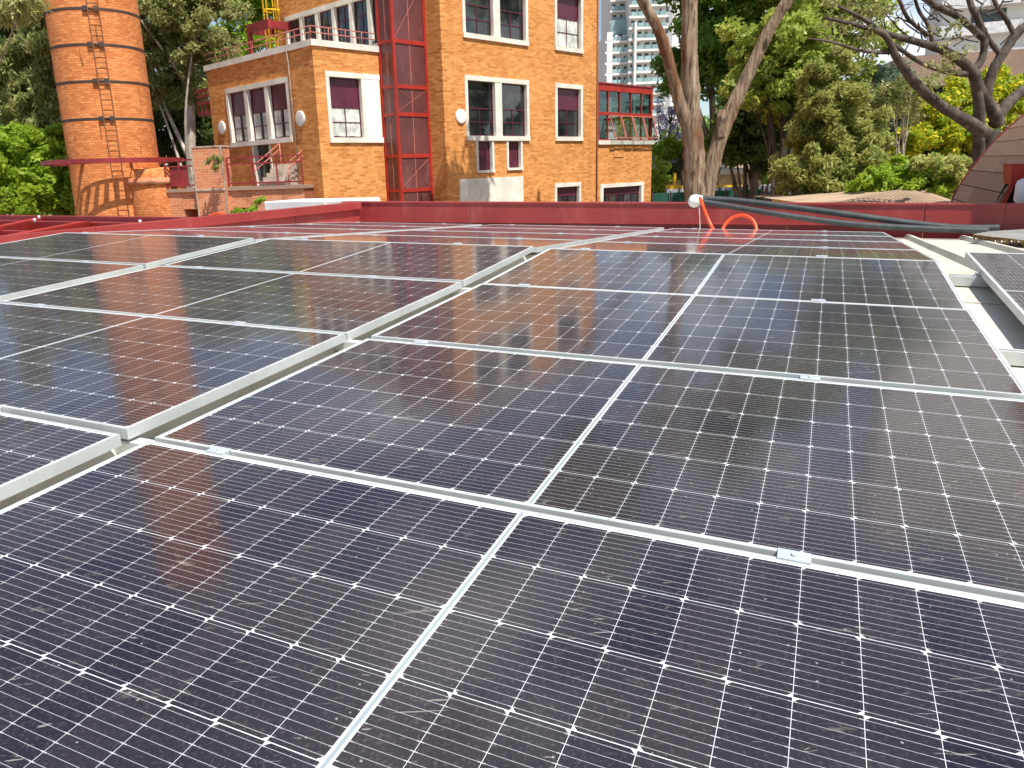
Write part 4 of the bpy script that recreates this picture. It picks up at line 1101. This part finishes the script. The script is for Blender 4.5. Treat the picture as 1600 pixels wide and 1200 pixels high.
def f(mb): mb.box(-2, 40, 0, 14, zt_ - 3.0, zt_); mb.box(-2, 40, 0, 14, 0, zt_ - 5.0); mb.box(-14, -2, 6, 14, 0, zt_ - 6.5)
part('body', 'brown_concrete', e4, f)
part('column', 'hr_slab', e4, lambda mb: [mb.box(x, x + .8, .3, 1.1, zt_ - 5, zt_ - 3) for x in (3.4, 10.4, 17)])
part('open_level', 'dark', e4, lambda mb: mb.box(-1.8, 39, 1.6, 13, zt_ - 5, zt_ - 3))

# ------------------------------------------------------------------ vegetation
def leaf_mesh(name, m_, parent, centers, rads, n_per, size, seed, elong=2.0, droop=0., flat=.0, loc=None, nrm_up=.6):
    rg_ = np.random.default_rng(seed); C = np.array(centers); Rr = np.array(rads, float)
    if Rr.ndim == 1: Rr = np.stack([Rr, Rr, Rr * .75], 1)
    idx = np.repeat(np.arange(len(C)), n_per); n = len(idx)
    d = rg_.normal(size=(n, 3)); d /= np.linalg.norm(d, axis=1)[:, None]; rr = rg_.random(n) ** .55
    pos = C[idx] + d * rr[:, None] * Rr[idx]
    nr = rg_.normal(size=(n, 3)) + d * .7 + np.array([0, 0, nrm_up]); nr /= np.linalg.norm(nr, axis=1)[:, None]
    a = rg_.normal(size=(n, 3)) + np.array([0, 0, -droop * 2]); a -= nr * (a * nr).sum(1)[:, None]; a /= np.linalg.norm(a, axis=1)[:, None]
    b = np.cross(nr, a); s = size * (.55 + .9 * rg_.random(n))[:, None]
    a = a * s * elong / 2; b = b * s / 2
    v = np.stack([pos - a, pos + b * .9 - a * .1, pos + a, pos - b * .9 - a * .1], 1).reshape(-1, 3)
    me = bpy.data.meshes.new(name); me.vertices.add(4 * n); me.vertices.foreach_set('co', v.astype(np.float32).ravel())
    me.loops.add(4 * n); me.loops.foreach_set('vertex_index', np.arange(4 * n, dtype=np.int32)); me.polygons.add(n)
    me.polygons.foreach_set('loop_start', np.arange(0, 4 * n, 4, dtype=np.int32)); me.update(calc_edges=True); me.validate()
    me.materials.append(MATS[m_]); ob = bpy.data.objects.new(name, me); COL.objects.link(ob)
    if parent: ob.parent = parent
    if loc is not None: ob.location = loc
    return ob
def clumps(blobs, n, seed, shell=.45):
    """blobs: (centre, (rx, ry, rz)) -> clump centres, more of them near the outside"""
    rg_ = np.random.default_rng(seed); vol = np.array([b[1][0] * b[1][1] * b[1][2] for b in blobs]) ** .8; vol /= vol.sum(); out = []
    for (c_, r_), k in zip(blobs, np.maximum(1, (vol * n).astype(int))):
        d = rg_.normal(size=(k, 3)); d /= np.linalg.norm(d, axis=1)[:, None]; q = rg_.random(k) ** shell
        out.append(np.array(c_) + d * q[:, None] * np.array(r_))
    return np.concatenate(out)
def tree(name, label, base, blobs, leaf, bark='tree_bark', n_cl=60, n_lf=260, size=.17, crad=.75, tr=.28, seed=1, limbs=9, elong=2., droop=0., group=None, cat='tree', trunk_top=None, lean=(0, 0), shell=.45, crown='crown'):
    base = np.array(base, float); e = empty(name, base); tag(e, label, cat, group); rr = random.Random(seed)
    bl = [((np.array(c_, float) - base), r_) for c_, r_ in blobs]
    cs = clumps(bl, n_cl, seed, shell); rg_ = np.random.default_rng(seed + 9)
    rads = crad * (.6 + .8 * rg_.random(len(cs)))
    leaf_mesh(crown, leaf, e, cs, rads, n_lf, size, seed, elong, droop)
    mb = MB(); cc = np.mean([b[0] for b in bl], 0); topz_ = (trunk_top if trunk_top is not None else cc[2])
    tp = np.array([cc[0], cc[1], topz_]); k1 = tp * np.array([.35, .35, .4]) + np.array([rr.uniform(-.3, .3), rr.uniform(-.3, .3), 0]) + np.array([lean[0], lean[1], 0])
    path = smooth_path([(0, 0, -.1), k1, tp * .75 + np.array([rr.uniform(-.3, .3), rr.uniform(-.2, .2), 0]), tp], 5)
    mb.tube(path, [tr * (1.25 - .95 * i / (len(path) - 1)) for i in range(len(path))], 9, rr, .08)
    for k in range(limbs):
        tgt = cs[rr.randrange(len(cs))]; j = rr.randrange(len(path) // 3, len(path) - 1); s0 = path[j]; mid = (s0 + tgt) / 2 + np.array([rr.uniform(-.4, .4), rr.uniform(-.4, .4), rr.uniform(-.1, .6)])
        pp = smooth_path([s0, mid, tgt], 4); r0 = tr * rr.uniform(.28, .5); mb.tube(pp, [r0 * (1 - .85 * i / (len(pp) - 1)) for i in range(len(pp))], 6, rr, .08)
    mb.build('trunk', bark, e); return e
def B(px_, py_, Y, rx, rz, ry=None): return (at(px_, py_, Y), (rx, ry or rx, rz))
def gb(px_, Y): q = at(px_, 300, Y); return (q[0], q[1], 0.)

# left side
tree('evergreen_tree', 'dark feathery evergreen at the far left behind the chimney', gb(20, 44), [B(30, 60, 44, 3.2, 4.5), B(-20, 140, 43, 3., 4), B(60, 160, 44, 3, 4), B(25, 210, 42, 3.2, 3)], 'leaf_dark', n_cl=210, n_lf=250, size=.125, crad=.75, seed=2, elong=3.2, droop=.5)
tree('evergreen_tree', 'olive green drooping tree rising between left edge and chimney', gb(85, 38), [B(85, 40, 38, 1.6, 3), B(100, 130, 38, 1.8, 4), B(60, 190, 38, 2.2, 2.5), B(10, 110, 38, 1.6, 2.4)], 'leaf_olive', n_cl=170, n_lf=230, size=.10, crad=.55, seed=3, elong=3.4, droop=.8)
tree('drooping_tree', 'overhanging drooping foliage in the top left corner', gb(-160, 22), [B(-20, -30, 22, 1.2, 1.0), B(45, 2, 22, .9, .55), B(20, 20, 22, .8, .5), (at(-150, -60, 22), (2, 2, 2))], 'leaf_olive', n_cl=26, n_lf=120, size=.09, crad=.45, seed=5, elong=4., droop=1.2, tr=.2)
tree('broadleaf_bush', 'dense bright green bush left of the chimney base', gb(30, 35), [B(60, 245, 35, 2.0, 1.3), B(95, 270, 34.5, 1.5, 1.2), B(10, 280, 34, 2.1, 1.3), B(60, 312, 34, 2.5, 1.1), B(25, 225, 35.5, 1.5, .8), B(95, 222, 35.5, .9, .7), B(105, 315, 34.4, 1.2, .8), B(50, 205, 35.8, .9, .5)], 'leaf_bright', n_cl=330, n_lf=110, size=.15, crad=.33, seed=6, shell=.6, elong=1.7, cat='bush', tr=.12)
tree('grey_leaved_tree', 'grey green tree between chimney and brick building', gb(296, 40), [B(270, 40, 40, 2.6, 3), B(300, 110, 40, 2.0, 1.9), B(245, 90, 40, 1.6, 2.6), B(325, 20, 40, 2.0, 2.2), B(280, -30, 40, 2.6, 2.), B(318, 75, 39, 1.3, 1.3)], 'leaf_olive', 'pale_bark', n_cl=230, n_lf=210, size=.105, crad=.5, seed=7, elong=2.4, tr=.3)
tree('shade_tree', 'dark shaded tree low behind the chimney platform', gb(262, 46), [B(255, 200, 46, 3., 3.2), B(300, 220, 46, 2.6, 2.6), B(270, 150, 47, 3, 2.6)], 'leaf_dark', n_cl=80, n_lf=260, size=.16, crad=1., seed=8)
tree('light_green_tree', 'light green tree above the lower brick roof by the yellow ladder', gb(395, 52), [B(400, 20, 52, 2.4, 2.2), B(385, -30, 52, 3, 2.4), B(405, 78, 50, 1.2, 1.1), B(370, 95, 50, 1.7, .9), B(345, 70, 52, 1.2, 1.2)], 'leaf_bright', n_cl=70, n_lf=260, size=.15, crad=.85, seed=9)
tree('far_tree', 'hazy blue green treetop seen over the left end of the brick roof', gb(350, 70), [B(350, 95, 70, 3., 2.), B(325, 60, 70, 2.6, 3), B(380, 105, 70, 3, 1.6)], 'leaf_bluish', n_cl=40, n_lf=200, size=.22, crad=1.2, seed=10)
# shrub by the white tank
tree('small_shrub', 'small yellow green shrub sprouting beside the white tank', gb(398, 16), [B(400, 322, 16, .12, .16), B(385, 330, 16, .25, .12), B(408, 316, 16, .08, .1)], 'leaf_bright', n_cl=14, n_lf=40, size=.06, crad=.1, seed=11, cat='shrub', tr=.03, limbs=3)
# ferns on the pier
fe = tree('fern_tuft', 'small fern tuft clinging to the weathered brick pier', at(334, 258, 27.15), [B(334, 250, 27.2, .3, .16, .1), B(338, 262, 27.2, .18, .12, .1)], 'leaf_olive', n_cl=12, n_lf=40, size=.06, crad=.12, seed=12, cat='fern', tr=.015, limbs=2, trunk_top=.05)

# forked eucalyptus
e = empty('forked_eucalyptus', gb(1092, 27)); tag(e, 'big forked eucalyptus with peeling brown bark, right of the brick tower', 'tree')
o = np.array(e.location)
def limb(mb, pts, seed, seg=16):
    pp = smooth_path([(*(at(a, b, Y) - o), r) for a, b, Y, r in pts], 6); rr = random.Random(seed)
    mb.tube([q[:3] for q in pp], [q[3] * (1 + rr.uniform(-.05, .07)) for q in pp], seg, rr, .06)
mb = MB()
limb(mb, [(1094, 360, 27, .55), (1089, 300, 27, .43), (1084, 240, 27, .36), (1080, 180, 27, .33), (1078, 120, 27, .30), (1077, 60, 27, .27), (1078, 0, 27, .26), (1080, -90, 27, .24), (1086, -260, 27, .18), (1095, -420, 27, .1)], 1)
limb(mb, [(1079, 210, 27, .26), (1062, 160, 26.9, .205), (1047, 105, 26.7, .185), (1032, 55, 26.5, .175), (1010, 12, 26.3, .165), (985, -30, 26, .15), (940, -90, 25.5, .15), (900, -170, 25, .1)], 2)
limb(mb, [(1096, 340, 26.8, .38), (1106, 290, 26.8, .28), (1122, 225, 26.8, .255), (1148, 160, 26.8, .23), (1172, 110, 26.7, .205), (1198, 55, 26.5, .185), (1228, 5, 26.3, .17), (1262, -40, 26, .155), (1330, -120, 25.5, .14)], 3)
limb(mb, [(1124, 215, 26.7, .2), (1127, 185, 26.6, .17), (1128, 172, 26.6, .12)], 4, 10)
limb(mb, [(1078, -60, 27, .16), (1050, -200, 26, .12), (1010, -330, 25, .07)], 5, 8)
mb.build('trunk', 'euc_bark', e)
cs = clumps([(np.array([3.6, 23.2, 17.8]) - o, (2.4, 2.6, 1.5)), ((at(1190, -360, 38) - o), (4.5, 2.5, 2.6)), ((at(1430, -180, 34) - o), (3.6, 3, 1.8)), ((at(1270, -260, 38) - o), (4, 3, 2.2))], 130, 21)
leaf_mesh('crown', 'leaf_mid', e, cs, np.full(len(cs), .85), 200, .16, 22, 2.8, .8)

tree('shade_foliage_tree', 'bright leafy green tree behind the forked eucalyptus', gb(1120, 46), [B(1125, 60, 46, 3., 2.8), B(1060, 110, 46, 1.5, 1.5), B(1105, 110, 46, 2., 1.8), B(1150, 20, 46, 2.3, 2.3), B(1125, -30, 46, 3.2, 2.), B(1045, 118, 45, 1., .8)], 'leaf_mid', n_cl=170, n_lf=230, size=.16, crad=.65, seed=23)
tree('jacaranda', 'jacaranda in purple bloom left of the forked eucalyptus', gb(1048, 50), [B(1042, 185, 50, 1.4, 1.4), B(1052, 160, 50, 1.1, 1.), B(1035, 210, 50, .9, .7), B(1065, 190, 51, 1.2, 1.1)], 'leaf_purple', n_cl=34, n_lf=60, size=.09, crad=.38, seed=24, tr=.14, limbs=16)
tree('leafy_tree', 'yellow green tree below the purple jacaranda', gb(1050, 47), [B(1037, 235, 47, 1.1, 1.), B(1100, 225, 48, 1.4, 1.), B(1060, 225, 48, 1.5, .8)], 'leaf_bright', n_cl=36, n_lf=170, size=.13, crad=.5, seed=25, tr=.15)
tree('leafy_tree', 'small green tree against the right end wall of the brick annex', gb(1030, 44), [B(1026, 275, 44, .55, .8), B(1028, 292, 44, .6, .6)], 'leaf_bright', n_cl=14, n_lf=120, size=.1, crad=.35, seed=26, tr=.08)
tree('dark_tree', 'small dark leaved tree just left of the forked trunks', gb(1062, 45), [B(1056, 262, 45, .8, .7), B(1064, 248, 45, .7, .6)], 'leaf_dark', n_cl=16, n_lf=140, size=.1, crad=.35, seed=27, tr=.1)
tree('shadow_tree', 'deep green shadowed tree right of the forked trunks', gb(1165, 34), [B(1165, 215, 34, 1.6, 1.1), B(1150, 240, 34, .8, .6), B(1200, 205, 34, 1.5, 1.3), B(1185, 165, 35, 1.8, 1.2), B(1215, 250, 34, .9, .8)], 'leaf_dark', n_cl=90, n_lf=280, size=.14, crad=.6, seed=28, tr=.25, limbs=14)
tree('slender_tree', 'multi stemmed tree with bare lower limbs before the shadowed trees', gb(1212, 31), [B(1200, 110, 31, 1.5, 1.6), B(1260, 120, 31, 1.5, 1.4), B(1230, 160, 31, 1.4, 1.), B(1240, 70, 31, 1.8, 1.3), B(1180, 60, 31, 1.2, 1.1)], 'leaf_lime', 'fig_bark', n_cl=95, n_lf=230, size=.12, crad=.5, seed=29, tr=.22, limbs=26)
tree('tall_tree', 'tall yellowish olive tree filling the top right of centre', gb(1260, 44), [B(1250, 30, 44, 3., 2.6), B(1320, 70, 44, 2.6, 2.4), B(1300, -20, 44, 3.6, 2.), B(1225, 5, 44, 2, 2)], 'leaf_lime', n_cl=125, n_lf=240, size=.15, crad=.8, seed=30, tr=.3)
tree('cypress', 'big feathery olive conifer standing behind the grey pipes', gb(1300, 28), [B(1300, 150, 28, 1.1, 1.4), B(1310, 200, 28, 1.5, 1.5), B(1290, 250, 28, 1.7, 1.4), B(1320, 260, 28, 1.7, 1.2), B(1265, 280, 27.6, 1.1, 1.), B(1300, 120, 28, .7, .9), B(1345, 225, 28, .9, 1.2), B(1330, 300, 27.5, 1.6, .8)], 'leaf_conifer', n_cl=260, n_lf=280, size=.07, crad=.34, seed=31, elong=3.4, tr=.25)
tree('green_shrub', 'glossy green hedge shrub above the tan shed roof', gb(1400, 25), [B(1380, 285, 25, 1.2, .6), B(1440, 290, 24.5, 1.1, .55), B(1410, 270, 26, 1., .5), B(1465, 295, 24.2, .7, .5)], 'leaf_bright', n_cl=150, n_lf=90, size=.095, crad=.2, seed=32, shell=.7, cat='shrub', tr=.08)
tree('seeding_shrub', 'shrub with pale yellow seed heads beside the timber vault', gb(1475, 24), [B(1470, 262, 24, .9, .45), B(1490, 275, 24, .5, .5), B(1445, 262, 24.6, .6, .35)], 'leaf_flower', n_cl=90, n_lf=70, size=.075, crad=.18, seed=33, shell=.7, cat='shrub', tr=.06)
tree('white_trunk_tree', 'slim white trunked tree standing clear before the yellow blossom', gb(1412, 30), [B(1400, 150, 30, 1.2, .9), B(1425, 130, 30, 1., .8), B(1385, 175, 30, .7, .6), B(1440, 165, 30, .7, .6)], 'leaf_olive', 'pale_bark', n_cl=40, n_lf=80, size=.08, crad=.4, seed=34, tr=.085, limbs=8, trunk_top=at(1412, 175, 30)[2])
tree('yellow_flowering_tree', 'spreading tree covered in golden yellow blossom', gb(1520, 38), [B(1470, 175, 38, 2.2, .9), B(1540, 140, 38, 1.9, .9), B(1580, 170, 38, 2.2, 1.), B(1500, 210, 37, 2.6, .9), B(1440, 225, 37, 1.8, .8), B(1600, 130, 39, 1.6, .8)], 'leaf_yellow', n_cl=125, n_lf=230, size=.12, crad=.48, seed=35, tr=.3)
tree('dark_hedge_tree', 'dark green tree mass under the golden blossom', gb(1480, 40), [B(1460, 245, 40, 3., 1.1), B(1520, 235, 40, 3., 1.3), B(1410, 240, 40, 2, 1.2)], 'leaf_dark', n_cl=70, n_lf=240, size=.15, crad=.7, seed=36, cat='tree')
tree('filler_tree', 'pale green tree between the conifer and white trunk', gb(1365, 42), [B(1370, 190, 42, 2., 1.7), B(1360, 240, 42, 2.4, 1.6), B(1385, 130, 44, 1.6, 1.6)], 'leaf_bluish', n_cl=70, n_lf=200, size=.14, crad=.7, seed=37)
tree('distant_wood_tree', 'far leafy tree behind the low houses', gb(1130, 66), [B(1100, 230, 66, 4, 3), B(1180, 220, 66, 5, 3.4), B(1250, 200, 66, 5, 4), B(1040, 250, 66, 3, 1.6)], 'leaf_mid', n_cl=90, n_lf=220, size=.28, crad=1.3, seed=38, tr=.3)

# bare spreading fig
e = empty('spreading_fig', gb(1545, 20)); tag(e, 'large nearly bare fig tree with heavy spreading limbs', 'tree')
o = np.array(e.location); mb = MB()
Yf = 20.
def fl_(pts, s, seg=12):
    pts = [(a, b, Yf + dy, r) for a, b, dy, r in pts]; limb(mb, pts, s, seg)
fl_([(1552, 340, .4, .30), (1550, 280, .3, .27), (1548, 230, .2, .26), (1545, 205, .2, .25)], 40, 14)
fl_([(1532, 330, .2, .17), (1530, 250, .2, .15), (1530, 170, 0, .13), (1524, 125, 0, .12)], 41)
fl_([(1545, 215, .2, .20), (1520, 195, 0, .16), (1470, 165, -.2, .13), (1430, 130, -.5, .11), (1400, 88, -.8, .09), (1382, 55, -1, .07), (1340, 40, -1.2, .05), (1290, 28, -1.4, .03)], 42)
fl_([(1560, 195, .2, .16), (1550, 170, .1, .15), (1530, 140, 0, .14), (1518, 110, -.1, .13), (1485, 85, -.3, .11), (1455, 72, -.5, .09), (1420, 62, -.7, .08), (1380, 50, -.9, .06), (1350, 30, -1, .05), (1310, 10, -1.2, .03)], 43)
fl_([(1510, 115, -.1, .09), (1480, 112, -.3, .07), (1440, 98, -.5, .055), (1400, 72, -.8, .05), (1375, 48, -1, .04)], 44)
fl_([(1390, 82, -.8, .05), (1350, 80, -1, .04), (1300, 66, -1.2, .03), (1262, 60, -1.4, .015)], 45, 8)
fl_([(1518, 110, 0, .1), (1533, 95, 0, .09), (1538, 65, 0, .085), (1528, 30, 0, .08), (1515, 0, 0, .07), (1512, -60, 0, .05)], 46)
fl_([(1536, 60, 0, .085), (1500, 28, -.3, .08), (1460, 8, -.5, .075), (1430, -15, -.7, .06)], 47)
fl_([(1458, 70, -.5, .05), (1450, 40, -.5, .045), (1435, 15, -.5, .04), (1425, -20, -.5, .03)], 48, 8)
fl_([(1450, 55, -.5, .05), (1420, 30, -.7, .045), (1405, 0, -.9, .04), (1390, -30, -1, .03)], 49, 8)
fl_([(1540, 150, .1, .13), (1552, 110, .1, .12), (1568, 82, .1, .11), (1590, 52, .1, .1), (1612, 30, .1, .09), (1640, -10, .1, .07)], 50)
fl_([(1585, 55, .1, .06), (1572, 30, .1, .055), (1555, 5, .1, .05), (1545, -30, 0, .04)], 51, 8)
fl_([(1553, 195, .2, .14), (1572, 165, .3, .13), (1600, 140, .4, .12), (1640, 120, .5, .1)], 52)
fl_([(1562, 84, .1, .07), (1545, 62, .1, .06), (1538, 45, 0, .05)], 53, 8)
rr = random.Random(77)
for k in range(46):
    a = rr.uniform(1300, 1600); b = rr.uniform(-10, 90); q = [(a, b, rr.uniform(-1, 0), .02), (a + rr.uniform(-30, 30), b - rr.uniform(5, 30), rr.uniform(-1, 0), .012), (a + rr.uniform(-50, 50), b - rr.uniform(10, 50), rr.uniform(-1, 0), .005)]
    fl_(q, 60 + k, 5)
mb.build('trunk', 'fig_bark', e)
cs = np.array([at(a, b, Yf + rr.uniform(-1.2, 0)) - o for a, b in [(rr.gauss(1490, 14), rr.gauss(58, 12)) for _ in range(7)] + [(rr.uniform(1290, 1420), rr.uniform(-20, 60)) for _ in range(12)] + [(rr.uniform(1290, 1380), rr.uniform(0, 90)) for _ in range(24)] + [(rr.gauss(1480, 16), rr.gauss(98, 7)) for _ in range(9)]])
leaf_mesh('foliage', 'leaf_olive', e, cs, np.full(len(cs), .2), 26, .055, 78, 1.8, .3)
